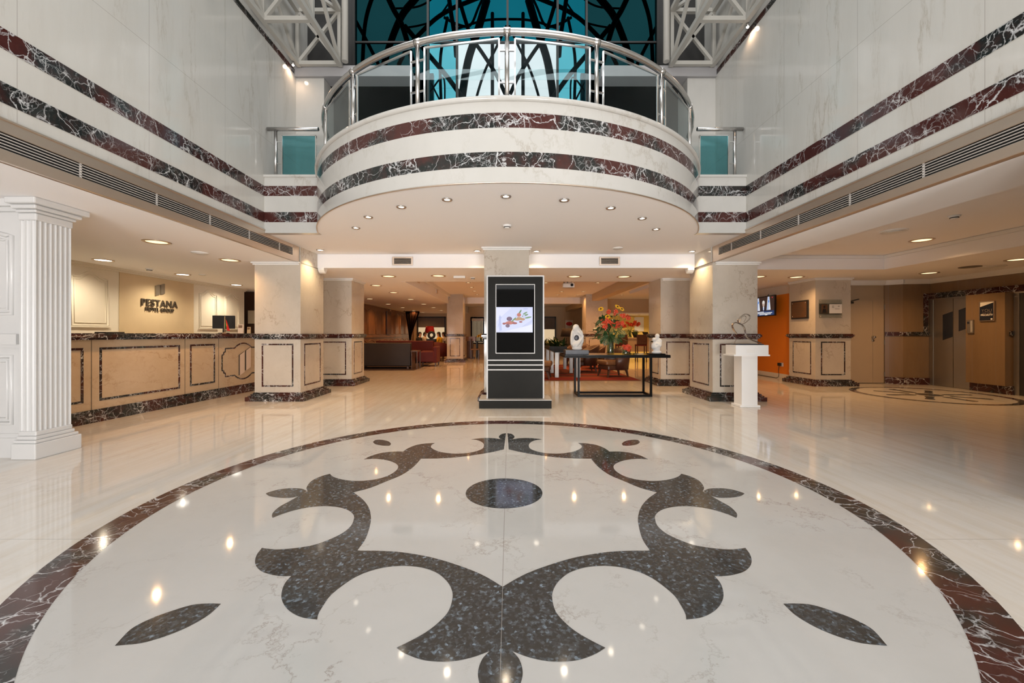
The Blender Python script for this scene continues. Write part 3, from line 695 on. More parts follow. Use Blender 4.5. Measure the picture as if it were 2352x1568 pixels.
for x0, x1 in ((-5.62, -4.86), (-6.7, -5.85)):
    for z0, z1 in ((.33, .98), (1.40, 2.16)):
        arch = z1 > 1.5
        for e, th in ((0, .022), (.045, .014)):
            pts = [(x1 - e, z0 + e), (x1 - e, z1 - e)]
            if arch: pts += [(x1 - e - (x1 - x0 - 2 * e) * k / 14, z1 - e + .10 * math.sin(math.pi * k / 14) ** 2) for k in range(1, 14)]
            pts += [(x0 + e, z1 - e), (x0 + e, z0 + e)]
            wl.tube([(a, 3.98, b_) for a, b_ in pts], th, 8, 0, True)
struct(wl, 'wall_left', 'pilaster')
t3 = MB().box(-13, px0, 3.95, 3.98, 0, .19).box(-13, px0, 3.965, 3.98, .19, .23); struct(t3, 'baseboard_left', 'pilaster')
t3 = MB().box(-13, px0 - .03, 3.935, 3.98, 1.10, 1.20).box(-13, px0 - .02, 3.955, 3.98, 1.07, 1.10); struct(t3, 'trim_15', 'pilaster')
struct(MB().box(-13, px0, 3.90, 3.98, 2.43, 2.5).box(-13, px0, 3.94, 3.98, 2.39, 2.43), 'trim_16', 'pilaster')
# ------------------------------------------------------------------ reception wall and desk
XW = -7.75
wl = MB().box(XW - .2, XW, 4.2, 11.9, 0, 2.46, 0)
wl.box(XW, XW + .012, 8.08, 9.98, .9, 2.46, 1)
struct(wl, 'wall_left', ['cream', 'maple'])
def boiserie(y0, y1, z0, z1):
    m_ = MB()
    for e, th in ((0, .016), (.05, .009)):
        pts = [(y0 + e, z0 + e)] + [(y1 - e, z0 + e), (y1 - e, z1 - e)]
        n = 18
        for k in range(1, n):
            u = k / n; h_ = .11 * (math.sin(math.pi * min(max((u - .12) / .76, 0), 1)) ** 2)
            pts.append((y1 - e - (y1 - y0 - 2 * e) * u, z1 - e + h_))
        pts.append((y0 + e, z1 - e))
        m_.tube([(XW + .004, a, b) for a, b in pts], th, 8, 0, True)
    m_.box(XW, XW + .03, y0 - .03, y1 + .03, z0 - .035, z0 - .01)
    return m_
bo = boiserie(7.2, 7.86, 1.36, 2.24)
for a, b in ((10.18, 10.78), (11.08, 11.66)):
    q = boiserie(a, b, 1.36, 2.22); bo.add(q.v, q.f); bo.sm[-len(q.sm):] = q.sm
struct(bo, 'trim_17', 'cream')
struct(MB().box(XW, XW + .09, 4.2, 11.9, 2.46, 2.5).box(XW, XW + .04, 4.2, 11.9, 2.43, 2.46), 'trim_18', 'cream')
def letters(txt, size, mat, name, parent, fn, depth=.012, ext=.0, space=1.05, origin=None):
    cu = bpy.data.curves.new(name, 'FONT'); cu.body = txt; cu.size = size; cu.extrude = depth; cu.offset = ext; cu.space_character = space; cu.align_x = 'CENTER'
    o = bpy.data.objects.new('tmp', cu); COL.objects.link(o); bpy.context.view_layer.update()
    me = o.evaluated_get(bpy.context.evaluated_depsgraph_get()).to_mesh()
    mb = MB().add([fn(*v.co) for v in me.vertices], [list(p.vertices) for p in me.polygons])
    bpy.data.objects.remove(o); bpy.data.curves.remove(cu)
    return mb.build(name, mat, parent, origin=origin)
lg = thing('wall_sign', 'dark metal PESTANA HOTEL GROUP lettering on the reception wall', 'sign', (XW + .02, 9.0, 1.72))
on = lambda y, z: (lambda a, b, c: (XW + .026 + c, y + a, z + b))
letters('PESTANA', .205, 'letter', 'lettering', lg, on(9.0, 1.805), .012, .004, 1.12)
letters('HOTEL GROUP', .10, 'letter', 'lettering', lg, on(9.0, 1.70), .012, .002, 1.1)
for y0 in (8.88, 9.01):
    dz = .0 if y0 < 9 else .035
    MB().prism([(y0, 2.04 + dz), (y0 + .10, 2.07 + dz), (y0 + .10, 2.29 + dz), (y0, 2.25 + dz)], lambda a, b, e: (XW + .013 + e, a, b), 0, .03).build('emblem_bar', 'greylogo', lg)
P0 = Vector((-5.66, 5.24)); DD = Vector((.0664, .9978)); NN = Vector((.9978, -.0664))
def R(u, n, z): q = P0 + DD * u + NN * n; return (q.x, q.y, z)
def rbox(mb, u0, u1, n0, n1, z0, z1, mi=0):
    return mb.hexa([R(u0, n0, z0), R(u1, n0, z0), R(u1, n1, z0), R(u0, n1, z0)], [R(u0, n0, z1), R(u1, n0, z1), R(u1, n1, z1), R(u0, n1, z1)], mi)
dk = thing('reception_desk', 'long tan marble reception desk with dark inlaid panels and dark marble top', 'reception desk', R(2, -.3, 0))
rbox(MB(), -.9, 4.9, -.6, -.03, .0, 1.12).build('body', 'desk', dk)
b = MB(); rbox(b, -.9, 4.9, -.03, .02, 0, .10); rbox(b, -.9, 4.9, -.03, .0, .10, .15); rbox(b, -.9, 4.9, -.03, -.015, .15, .17); b.build('base', 'rosso', dk)
b = MB(); rbox(b, -.9, 4.9, -.65, .06, 1.15, 1.20); rbox(b, -.9, 4.9, -.62, .03, 1.12, 1.15); rbox(b, -.9, 4.9, -.62, .04, 1.20, 1.212); b.build('counter_top', 'rosso', dk, bevel=.01)
def inl(u0, u1, z0, z1, w_=.03):
    b = MB()
    for a0, a1, c0, c1 in ((u0, u1, z1 - w_, z1), (u0, u1, z0, z0 + w_), (u0, u0 + w_, z0 + w_, z1 - w_), (u1 - w_, u1, z0 + w_, z1 - w_)): rbox(b, a0, a1, -.03, -.025, c0, c1)
    b.build('inlay_border', 'rosso', dk)
uk = lambda px: ((px - CX) / F * P0.y - P0.x) / (DD.x - (px - CX) / F * DD.y)
inl(-.85, uk(196), .28, 1.015); inl(uk(233), uk(417), .28, 1.015); inl(uk(440), uk(497), .29, 1.018)
b = MB()
for px in (214, 428, 505): rbox(b, uk(px), uk(px) + .006, -.03, -.027, .17, 1.12)
b.build('panel_joint', 'letter', dk)
uc, zc, rc = 3.15, .648, .365
L = [(2.58, .50), (2.58, .80), (2.62, .80), (2.62, .85), (2.66, .85), (2.66, .92), (2.90, .92)]
pts = [(u, z) for u, z in L] + [(uc + rc * math.sin(a), zc + rc * math.cos(a)) for a in [(-.72 + 1.44 * k / 16) for k in range(17)]]
pts += [(2 * uc - u, z) for u, z in L[::-1]]
pts = pts + [(u, 2 * zc - z) for u, z in pts[::-1]]
b = MB()
for (a, c), (d, e) in zip(pts, pts[1:] + pts[:1]):
    if abs(a - d) + abs(c - e) > 1e-4: b.bar(R(a, -.03, c), R(d, -.03, e), .012 if 0 else .026, .008, up=(NN.x, NN.y, 0.001))
b.build('emblem_border', 'rosso', dk)
for u0, dz in ((3.03, 0), (3.21, .085)):
    for e, m_, nm in ((.006, 'letter', 'emblem_backing'), (0, 'pinkstone', 'emblem_bar')):
        q = [(u0 - e * 2, .365 + dz), (u0 + .13, .42 + dz), (u0 + .13, .84 + dz), (u0 - e * 2, .775 + dz)]
        MB().prism(q, lambda a, c, x: R(a, x, c), -.03, -.012 if e else -.006).build(nm, m_, dk)
# things on the desk
def onR(u, n): return R(u, n, 1.213)
u = uk(310)
k = MB(); rbox(k, uk(290), uk(331), -.5, -.32, 1.213, 1.232); o = k.build('keyboard', 'dark', origin=onR(u, -.4)); tag(o, 'flat black keyboard tray lying on the reception desk', 'keyboard')
mo = thing('computer_monitor', 'black computer monitor seen from behind on the reception desk', 'monitor', R(3.15, -.45, 1.213))
q = Vector(R(3.15, -.45, 1.213)); a_ = Vector((.96, .28, 0)); n2 = Vector((.28, -.96, 0))
scr = MB(); c0 = q + Vector((0, 0, .10))
scr.hexa([c0 - a_ * .2 - n2 * .02, c0 + a_ * .2 - n2 * .02, c0 + a_ * .2 + n2 * .02, c0 - a_ * .2 + n2 * .02],
         [c0 - a_ * .2 - n2 * .02 + Vector((0, 0, .27)), c0 + a_ * .2 - n2 * .02 + Vector((0, 0, .27)), c0 + a_ * .2 + n2 * .02 + Vector((0, 0, .27)), c0 - a_ * .2 + n2 * .02 + Vector((0, 0, .27))])
scr.build('screen', 'dark', mo, bevel=.006)
MB().lathe([(.10, 0), (.10, .012), (.025, .02), (.022, .12)], q, 20).build('stand', 'dark', mo)
fg = thing('desk_flag', 'small red and green table flag on a wooden stick on the reception desk', 'flag', R(2.80, -.16, 1.213))
q = Vector(R(2.80, -.16, 1.213))
MB().tube([q, q + Vector((.01, 0, .34))], .005, 8).lathe([(.035, 0), (.035, .012), (.01, .016)], q, 16).build('stick', 'maple', fg)
fb = MB(); W_ = 10
for i in range(W_):
    for j in range(8):
        f = lambda a, c: q + Vector((.012 + .10 * (a / W_) * (.35 + .65 * (1 - c / 8)) + .0, .018 * math.sin(a * .9) * (1 - c / 8), .30 - .21 * (1 - c / 8) - .05 * (a / W_)))
        fb.add([f(i, j), f(i + 1, j), f(i + 1, j + 1), f(i, j + 1)], [(0, 1, 2, 3)], 0 if i < 4 else (2 if (4 <= i < 6 and 3 <= j < 5) else 1))
M['flag_green'] = simple('green_flag_cloth', (.02, .11, .03), .8); M['flag_red'] = simple('red_flag_cloth', (.55, .02, .02), .8)
fb.build('cloth', ['flag_green', 'flag_red', 'sun'], fg)
for u, w_, h_, m_, lb in ((3.22, .11, .19, 'pinkstone', 'beige leaflet holder with a picture card beside the monitor'), (3.46, .07, .14, 'maple', 'small tan card holder standing right of the leaflet holder')):
    q = Vector(R(u, -.14, 1.213)); t = thing('card_stand', lb, 'card stand', q)
    MB().hexa([q + Vector((-w_ / 2, -.01, 0)), q + Vector((w_ / 2, -.01, 0)), q + Vector((w_ / 2, .02, 0)), q + Vector((-w_ / 2, .02, 0))],
              [q + Vector((-w_ / 2 - .03, .05, h_)), q + Vector((w_ / 2 - .03, .05, h_)), q + Vector((w_ / 2 - .03, .06, h_)), q + Vector((-w_ / 2 - .03, .06, h_))]).build('holder', m_, t)
    MB().hexa([q + Vector((-w_ * .4 - .02, .026, h_ * .6)), q + Vector((w_ * .3 - .02, .026, h_ * .6)), q + Vector((w_ * .3 - .02, .03, h_ * .6)), q + Vector((-w_ * .4 - .02, .03, h_ * .6))],
              [q + Vector((-w_ * .4 - .025, .042, h_ * .9)), q + Vector((w_ * .3 - .025, .042, h_ * .9)), q + Vector((w_ * .3 - .025, .046, h_ * .9)), q + Vector((-w_ * .4 - .025, .046, h_ * .9))]).build('card', 'wood', t)
q = P(580, 728, 12.48); tag(MB().box(q.x - .13, q.x + .13, q.y - .02, q.y, q.z - .2, q.z + .2).build('wall_notice', 'tan_wall', origin=q), 'small framed notice on the dark wall past the reception desk', 'notice')

# ------------------------------------------------------------------ screen kiosk
kx0, kx1, ky0, ky1 = -.375, .573, 6.70, 6.98
kd = thing('screen_kiosk', 'tall dark freestanding kiosk with a screen showing a plate of food', 'kiosk', (.1, 6.84, 0))
MB().box(-.49, .68, 6.56, 7.12, 0, .13).build('plinth', 'kiosk', kd)
MB().box(-.492, .682, 6.558, 7.122, .13, .14).build('plinth_edge', 'alu', kd)
MB().box(kx0 + .012, kx1 - .012, ky0 + .012, ky1 - .01, .141, 2.144).build('body', 'kiosk', kd)
fr = MB().box(kx0, kx0 + .022, ky0, ky1, .141, 2.145).box(kx1 - .022, kx1, ky0, ky1, .141, 2.145).box(kx0, kx1, ky0 - .001, ky1, 2.145, 2.167)
for py in (827, 838, 849): z = H - (py - CY) / F * 6.7; fr.box(kx0 + .022, kx1 - .022, ky0, ky0 + .02, z - .009, z + .009)
fr.build('edge_trim', 'alu', kd)
sc0, sc1 = P(1140, 810, 6.7), P(1227, 654, 6.7)
y = ky0 + .004
s_ = MB().box(sc0.x, sc1.x, y, y + .01, sc0.z, sc1.z).build('screen', 'blackglass', kd, label='glossy portrait screen, lit in the middle')
fr = MB()
for a0, a1, b0, b1 in ((sc0.x - .012, sc0.x, sc0.z - .012, sc1.z + .012), (sc1.x, sc1.x + .012, sc0.z - .012, sc1.z + .012), (sc0.x, sc1.x, sc0.z - .012, sc0.z), (sc0.x, sc1.x, sc1.z, sc1.z + .012)):
    fr.box(a0, a1, y - .008, y + .01, b0, b1)
fr.build('bezel', 'alu', s_)
SC = {}
def em(c, s=1.0):
    if c not in SC: SC[c] = emit('screen_pixels_%d' % len(SC), c, s)
    return SC[c]
def px_poly(mb, pts, d, mi): mb.flat([P(a, b, d) for a, b in pts], mi)
def el(cx, cyy, rx, ry, rot=0, n=14): return [(cx + rx * math.cos(t) * math.cos(rot) - ry * math.sin(t) * math.sin(rot), cyy + rx * math.cos(t) * math.sin(rot) + ry * math.sin(t) * math.cos(rot)) for t in [2 * math.pi * k / n for k in range(n)]]
pm = MB(); cols = [(.60, .64, .88), (.72, .74, .93), (.42, .47, .76), (.30, .03, .03), (.48, .10, .06), (.08, .22, .05), (.10, .03, .10), (.42, .22, .08), (.50, .54, .80)]
dd = 6.703
px_poly(pm, [(1140, 705), (1223.5, 705), (1223.5, 763), (1140, 763)], dd, 0)
E_ = [([(1140, 706), (1175, 706), (1150, 728), (1140, 738)], 1), ([(1180, 763), (1223, 733), (1223, 740), (1192, 763)], 8), ([(1150, 763), (1223, 745), (1223, 763)], 1), ([(1146, 728), (1149, 722), (1151, 740), (1153, 758), (1147, 760), (1146, 740)], 2),
      ([(1143, 752), (1150, 726), (1152, 728), (1144, 752)], 2), (el(1207, 709, 6, 1.2), 2), (el(1171, 741, 11, 4.2, -.1), 4), (el(1166, 748, 5, 4), 6), (el(1158, 743, 4, 2.5), 3), (el(1170, 732, 6.5, 5), 6), (el(1182, 742, 6, 2.5), 3), (el(1196, 739, 4, 2), 3),
      (el(1190, 732, 10, 4, -.1), 7), (el(1200, 733, 6, 3), 7), (el(1181, 733, 9, 1.6, -.75), 5), (el(1194, 717, 7, 1.8, -1.0), 5), (el(1206, 724, 8, 2, -.35), 5), (el(1213, 729, 8, 1.8, -.2), 5), (el(1206, 719, 6, 1.6, -.5), 5), (el(1192, 723, 5, 4.5), 4), (el(1186, 726, 2, 5), 8), (el(1204, 727, 3, 4), 8), (el(1167, 743, 4, 1.5), 3)]
for k, (pt, mi) in enumerate(E_): px_poly(pm, pt, dd - .0004 * (k + 1) * .3, mi)
pm.build('lit_picture', [em(c, .85) for c in cols], s_, label='bright photo of food on a white cloth')

# ------------------------------------------------------------------ console table with sculptures and flowers
X0, X1, Y0, Y1 = 1.05, 3.05, 7.70, 8.46; ZT = .80
tb = thing('console_table', 'long black metal console table with a glass top', 'table', ((X0 + X1) / 2, 8.08, 0))
b = MB()
for a0, a1, c0, c1 in ((X0, X1, Y0, Y0 + .06), (X0, X1, Y1 - .06, Y1), (X0, X0 + .06, Y0 + .06, Y1 - .06), (X1 - .06, X1, Y0 + .06, Y1 - .06)): b.box(a0, a1, c0, c1, ZT - .05, ZT - .004)
b.build('top_frame', 'table', tb)
MB().box(X0 + .003, X1 - .003, Y0 + .003, Y1 - .003, ZT - .004, ZT + .006).build('glass_top', 'blackglass', tb)
lx0, lx1, ly0, ly1 = 1.33, 2.72, 7.82, 8.26
for x in (lx0, lx1):
    for yy in (ly0, ly1): MB().box(x - .019, x + .019, yy - .019, yy + .019, .035, ZT - .05).build('leg', 'table', tb)
b = MB()
for a0, a1, c0, c1 in ((lx0 - .019, lx1 + .019, ly0 - .019, ly0 + .019), (lx0 - .019, lx1 + .019, ly1 - .019, ly1 + .019), (lx0 - .019, lx0 + .019, ly0 + .019, ly1 - .019), (lx1 - .019, lx1 + .019, ly0 + .019, ly1 - .019)): b.box(a0, a1, c0, c1, 0, .035)
b.build('floor_frame', 'table', tb)
ZT += .006
tag(MB().box(1.0, 1.62, 7.76, 8.44, ZT - .806, ZT - .806).build('x', 'table') if 0 else MB().box(P(1297, 0, 8.0).x, P(1350, 0, 8.0).x, 7.88, 8.18, ZT, ZT + .085).build('sculpture_base', 'slate', origin=(1.3, 8.03, ZT), bevel=.004),
    'dark slate block under the hooded stone figure', 'plinth')
def sculpt(name, label, loc, ells, voxel, carve=None):
    mb = MB()
    for c, r, rot in ells:
        Rm = Matrix.Rotation(rot[0], 3, 'X') @ Matrix.Rotation(rot[1], 3, 'Y') @ Matrix.Rotation(rot[2], 3, 'Z') if rot else None
        mb.ell(Vector(loc) + Vector(c), r, 18, 0, Rm)
    o = mb.build(name, 'stone', origin=loc)
    r = o.modifiers.new('remesh', 'REMESH'); r.mode = 'VOXEL'; r.voxel_size = voxel; r.use_smooth_shade = True
    s = o.modifiers.new('smooth', 'SMOOTH'); s.iterations = 6; s.factor = .5
    return o
q = (1.33, 8.03, ZT + .083)
h1 = thing('stone_sculpture', 'white stone figure with a bowed hooded head and a hollow chest', 'sculpture', q)
def child_of(o, t):
    o.parent = t; o.location = Vector(o.location) - Vector(t.location); return o
cb = sculpt('cloaked_body', '', q, [((0, .01, .14), (.125, .07, .15), 0), ((0, .015, .26), (.128, .062, .17), 0), ((-.005, 0, .37), (.095, .062, .09), 0), ((-.02, -.02, .445), (.064, .058, .062), 0), ((-.045, -.035, .415), (.045, .045, .055), 0),
    ((-.105, -.03, .24), (.03, .04, .15), (0, .06, 0)), ((.035, -.055, .15), (.028, .03, .17), (0, .62, 0)), ((.10, -.03, .26), (.028, .045, .13), (0, -.12, 0)), ((.05, -.05, .33), (.03, .035, .07), (0, -.75, 0)), ((.0, -.03, .03), (.105, .05, .04), 0), ((-.05, -.055, .1), (.045, .025, .06), (0, .6, 0))], .010)
child_of(cb, h1)
MB().ell(Vector(q) + Vector((-.012, -.048, .235)), (.048, .014, .058), 16).build('hollow', 'slate', h1, label='dark inset standing for the shaded chest hollow')  # no recess here: a dark ellipsoid paints the shade of the hollow
tag(MB().box(P(1490, 0, 8.0).x, P(1526, 0, 8.0).x, 7.93, 8.13, ZT, ZT + .012).build('sculpture_base', 'table', origin=(2.9, 8.03, ZT)), 'thin black plate under the embracing pair sculpture', 'plinth')
q = (2.905, 8.03, ZT + .012)
tag(sculpt('stone_sculpture', '', q, [((.015, .01, .345), (.047, .047, .047), 0), ((-.055, -.01, .275), (.042, .042, .042), 0), ((.0, .01, .28), (.028, .03, .05), 0), ((-.03, 0, .22), (.035, .03, .05), 0), ((.045, .01, .20), (.058, .05, .095), (0, -.35, 0)),
    ((-.055, 0, .16), (.05, .048, .08), (0, .3, 0)), ((0, 0, .10), (.075, .055, .09), 0), ((.0, 0, .025), (.105, .06, .035), 0), ((.03, -.04, .17), (.06, .02, .03), (0, .6, 0)), ((-.02, -.045, .13), (.06, .02, .025), (0, -.5, 0)), ((.07, 0, .26), (.03, .035, .05), (0, -.7, 0))], .010),
    'small white stone sculpture of an embracing pair on the table end', 'sculpture')
# bouquet in a tall glass vase
VX, VY = P(1402, 0, 8.05).x, 8.05
def vase(label, x, y, z, r, h, mat='vaseglass'):
    t = thing('glass_vase', label, 'vase', (x, y, z))
    MB().lathe([(.001, 0), (r * .96, 0), (r, .01), (r, h), (r - .006, h), (r - .006, .02), (.001, .018)], (x, y, z), 28).build('glass', mat, t)
    MB().lathe([(.001, .02), (r - .008, .02), (r - .008, h * .62), (.001, h * .62)], (x, y, z), 24).build('water', 'clear', t)
    return t
vase('tall clear glass vase of green stems on the console table', VX, VY, ZT, .072, .36)
def monstera(mb, base, dirv, size, up, mi=0):
    d = Vector(dirv).normalized(); s = d.cross(Vector(up)).normalized(); n = s.cross(d); base = Vector(base)
    out = []; N = 22
    def prof(u): return .48 * math.sin(math.pi * min(1, u * .92 + .08)) ** .75
    for side in (1, -1):
        for k in range(7):
            u0, u1 = .04 + k * .13, .04 + k * .13 + .10
            w0, w1 = prof(u0), prof(u1)
            pts = [(u0, .02), (u0 + .05, w0 * .75), (u0 + .10, w0), (u1 + .10, w1), (u1 + .03, w1 * .7), (u1, .02)]
            mb.flat([base + d * (a * size) + s * (side * b * size) + n * (-.35 * size * b * b - .18 * size * a * a) for a, b in pts], mi)
    mb.flat([base + d * (a * size) + s * (b * size) + n * (-.18 * size * a * a) for a, b in ((0, -.04), (1.02, 0), (0, .04))], mi)
def blade(mb, base, dirv, size, wid, up=(0, 0, 1), droop=.25):
    d = Vector(dirv).normalized(); s = d.cross(Vector(up)).normalized(); n = s.cross(d); base = Vector(base); K = 7
    L_ = [base + d * (u * size) + s * (wid * size * math.sin(math.pi * u ** .8)) - n * (droop * size * u * u) for u in [k / K for k in range(K + 1)]]
    C_ = [base + d * (u * size) - n * (droop * size * u * u + .03 * size) for u in [k / K for k in range(K + 1)]]
    R_ = [base + d * (u * size) - s * (wid * size * math.sin(math.pi * u ** .8)) - n * (droop * size * u * u) for u in [k / K for k in range(K + 1)]]
    for k in range(K):
        mb.add([L_[k], L_[k + 1], C_[k + 1], C_[k]], [(0, 1, 2, 3)], 0, True); mb.add([C_[k], C_[k + 1], R_[k + 1], R_[k]], [(0, 1, 2, 3)], 0, True)
def petals(mb, c, axis, n, r, wid, lift, mi=0):
    ax = Vector(axis).normalized(); e1 = ax.cross(Vector((.3, .1, 1))).normalized(); e2 = ax.cross(e1)
    for k in range(n):
        a = 2 * math.pi * k / n + random.uniform(-.12, .12); d = e1 * math.cos(a) + e2 * math.sin(a); s = ax.cross(d)
        rr = r * random.uniform(.85, 1.1)
        pts = [c + d * (u * rr) + s * (v * wid * r) + ax * (lift * rr * math.sin(u * 2.2) - .12 * rr * u * u) for u, v in ((.1, -.3), (.45, -1), (.75, -.8), (1, 0), (.75, .8), (.45, 1), (.1, .3))]
        mb.flat(pts, mi)
def bouquet(name, label, c0, sc, lilies, suns, mons, blades_, zoff):
    """c0: point inside the vase mouth; pixel offsets are turned into metres around it"""
    t = thing(name, label, 'flowers', c0)
    st = MB(); base = Vector(c0)
    def at(dx, dz, dy): return base + Vector((dx, dy, dz)) * sc
    for (dx, dz, dy) in lilies + suns:
        e = at(dx, dz, dy); b0 = base + Vector((random.uniform(-.04, .04), random.uniform(-.03, .03), -zoff)) * sc
        st.tube(cat_rom([b0, base + Vector((dx * .12, dy * .12, .02)) * sc, (base + e) / 2 + Vector((dx * .08, 0, .03)) * sc, e], 4), .0035 * sc, 6)
    for k in range(6):
        a = k * 1.05; st.tube([base + Vector((.045 * math.cos(a), .045 * math.sin(a), -zoff)) * sc, base + Vector((-.03 * math.cos(a), -.03 * math.sin(a), .02)) * sc], .004 * sc, 6)
    st.build('stems', 'stem', t)
    for (dx, dz, dy) in lilies:
        mb = MB(); c = at(dx, dz, dy)
        for j in range(3):
            cc = c + Vector((random.uniform(-.035, .035), random.uniform(-.03, .01), random.uniform(-.03, .03))) * sc
            petals(mb, cc, (random.uniform(-.7, .7), -1, random.uniform(-.2, .8)), 6, .052 * sc, .28, .5)
        f = mb.build('lily', 'lily', t)
        m2 = MB()
        for j in range(5): m2.tube([c, c + Vector((random.uniform(-.03, .03), -.05, random.uniform(-.02, .04))) * sc], .002 * sc, 5)
        m2.build('stamens', 'seed', f)
    for (dx, dz, dy) in suns:
        mb = MB(); c = at(dx, dz, dy); ax = (.3 * (1 if dx > 0 else -1), -.75, .65)
        petals(mb, c, ax, 15, .062 * sc, .20, .22)
        f = mb.build('sunflower', 'sun', t)
        MB().ell(c + Vector(ax).normalized() * .004, (.02 * sc, .014 * sc, .02 * sc), 12).build('flower_centre', 'seed', f)
    for (dx, dz, dy, ddx, ddz, ddy, s) in mons:
        mb = MB(); b0 = at(dx, dz, dy); monstera(mb, b0, (ddx, ddy, ddz), s * sc, (.1, -1, .55))
        mb.tube([base, b0], .004 * sc, 6); mb.build('leaf', 'leaf2', t)
    for (dx, dz, dy, ddx, ddz, ddy, s, wd) in blades_:
        mb = MB(); blade(mb, at(dx, dz, dy), (ddx, ddy, ddz), s * sc, wd); mb.build('leaf', 'leaf', t)
    return t
PXM = 8.05 / F
def o_(px, py, dy=0): return ((px - 1402) * PXM, (768 - py) * PXM, dy)
c0 = (VX, VY, ZT + .36)
bl = []
for k in range(80):
    px, py = random.uniform(1364, 1434), random.uniform(722, 775)
    if abs(px - 1400) > 20 + (py - 715) * .5: continue
    a = o_(px, py, random.uniform(-.06, .08)); dx, dz = a[0], a[1]
    bl.append((dx * .8, dz, a[2], dx * 2 + random.uniform(-.3, .3), random.uniform(-.5, .5), -.3 + random.uniform(-.4, .3), random.uniform(.12, .19), random.uniform(.2, .3)))
bl.append((*o_(1432, 722, 0), .9, .12, -.1, .22, .13))
bouquet('flower_arrangement', 'mixed bouquet of red lilies, yellow sunflowers and big leaves in the tall vase', c0, 1,
        [o_(1398, 716, -.06), o_(1410, 715, -.05), o_(1392, 735, -.1), o_(1388, 748, -.12), o_(1402, 742, -.1), o_(1417, 742, -.09), o_(1424, 741, -.06), o_(1432, 722, 0), o_(1440, 726, 0), o_(1385, 733, -.06), o_(1408, 746, -.1)],
        [o_(1379.5, 707, -.02), o_(1417, 702, -.04), o_(1428, 707, 0), o_(1393, 725, -.1)],
        [(-.06, .02, -.02, -.5, -.85, -.35, .22), (.06, .02, -.04, .5, -.7, -.4, .2), (.11, .1, -.02, .8, -.35, -.3, .2), (-.1, .12, 0, -.9, -.05, -.2, .18), (.08, .16, 0, .7, .2, -.4, .16)], bl, .32)
vx2 = P(1437, 0, 7.98).x
vase('small round glass bowl of orange flowers beside the tall vase', vx2, 7.98, ZT, .062, .10)
bouquet('flower_arrangement', 'small posy of orange red flowers in the low glass bowl', (vx2, 7.98, ZT + .09), .62,
        [(-.05, .10, 0), (.05, .11, -.03), (.10, .06, -.05), (.02, .02, -.09), (.08, -.01, -.06), (0, .09, -.06), (-.02, .05, -.08), (.11, .1, 0)], [],
        [], [(0, .1, 0, -.15, 1, 0, .22, .18), (-.08, 0, 0, -1, .2, -.2, .16, .2), (-.05, -.03, -.04, -.6, -.5, -.5, .14, .2)], .1)

# ------------------------------------------------------------------ white pedestal with wire sculpture
q = P(1719, 935, F * H / (934 - CY)); pxx, pyy = q.x + .0, 6.80
pd = thing('pedestal', 'white painted pedestal with a wide box top', 'pedestal', (pxx, pyy, 0))
MB().box(pxx - .165, pxx + .165, pyy - .14, pyy + .14, 0, .035).build('base', 'white', pd, bevel=.006)
MB().box(pxx - .13, pxx + .13, pyy - .115, pyy + .115, .035, .84).build('shaft', 'white', pd)
MB().box(pxx - .285, pxx + .30, pyy - .17, pyy + .17, .84, .865).build('shelf', 'white', pd)
bx = MB().box(pxx - .25, pxx + .285, pyy - .155, pyy + .155, .865, 1.02).build('box_top', 'white', pd)
MB().box(pxx - .07, pxx + .06, pyy - .158, pyy - .155, .895, .945).build('label_card', 'paper', pd)
ws = thing('metal_sculpture', 'abstract looping steel ribbon sculpture on the white pedestal', 'sculpture', (pxx + .01, pyy, 1.02))
MB().box(pxx - .20, pxx + .25, pyy - .09, pyy + .09, 1.02, 1.037).build('base', 'slate', ws)
kk = lambda pts, yy=0: [Vector((pxx + (x - 1719) * 6.8 / F, pyy + yy, H - (y - CY) / F * 6.8)) for x, y in pts]
z_ = lambda x, y: (1650 + x * .1978, 640 + y * .1978)
def ribbon2(pts, w_, dep):
    c = cat_rom(kk([z_(*p) for p in pts]), 7); mb = MB()
    for a, b in zip(c, c[1:]): mb.bar(a, b, dep, w_, up=(0, 1, 0)) if 0 else mb.hexa([a + Vector((0, -dep / 2, -w_ / 2)), a + Vector((0, dep / 2, -w_ / 2)), a + Vector((0, dep / 2, w_ / 2)), a + Vector((0, -dep / 2, w_ / 2))], [b + Vector((0, -dep / 2, -w_ / 2)), b + Vector((0, dep / 2, -w_ / 2)), b + Vector((0, dep / 2, w_ / 2)), b + Vector((0, -dep / 2, w_ / 2))])
    return mb
for nm, pts, w_, dep in (('loop', [(245, 640), (210, 590), (195, 545), (215, 510), (260, 515), (310, 540), (340, 590), (350, 650), (380, 690), (440, 720), (530, 750)], .012, .05),
                         ('upper_ribbon', [(270, 515), (260, 480), (290, 440), (340, 410), (390, 425), (395, 460), (350, 505), (310, 525)], .008, .035),
                         ('upper_ribbon', [(275, 510), (300, 450), (335, 430), (355, 450), (330, 500)], .006, .02),
                         ('rod', [(240, 640), (235, 700), (225, 755)], .006, .006), ('rod', [(345, 640), (430, 690), (490, 745)], .006, .006), ('rod', [(350, 650), (240, 710), (215, 755)], .005, .005), ('rod', [(370, 650), (460, 700), (520, 752)], .005, .005)):
    ribbon2(pts, w_, dep).build(nm, 'steel', ws)

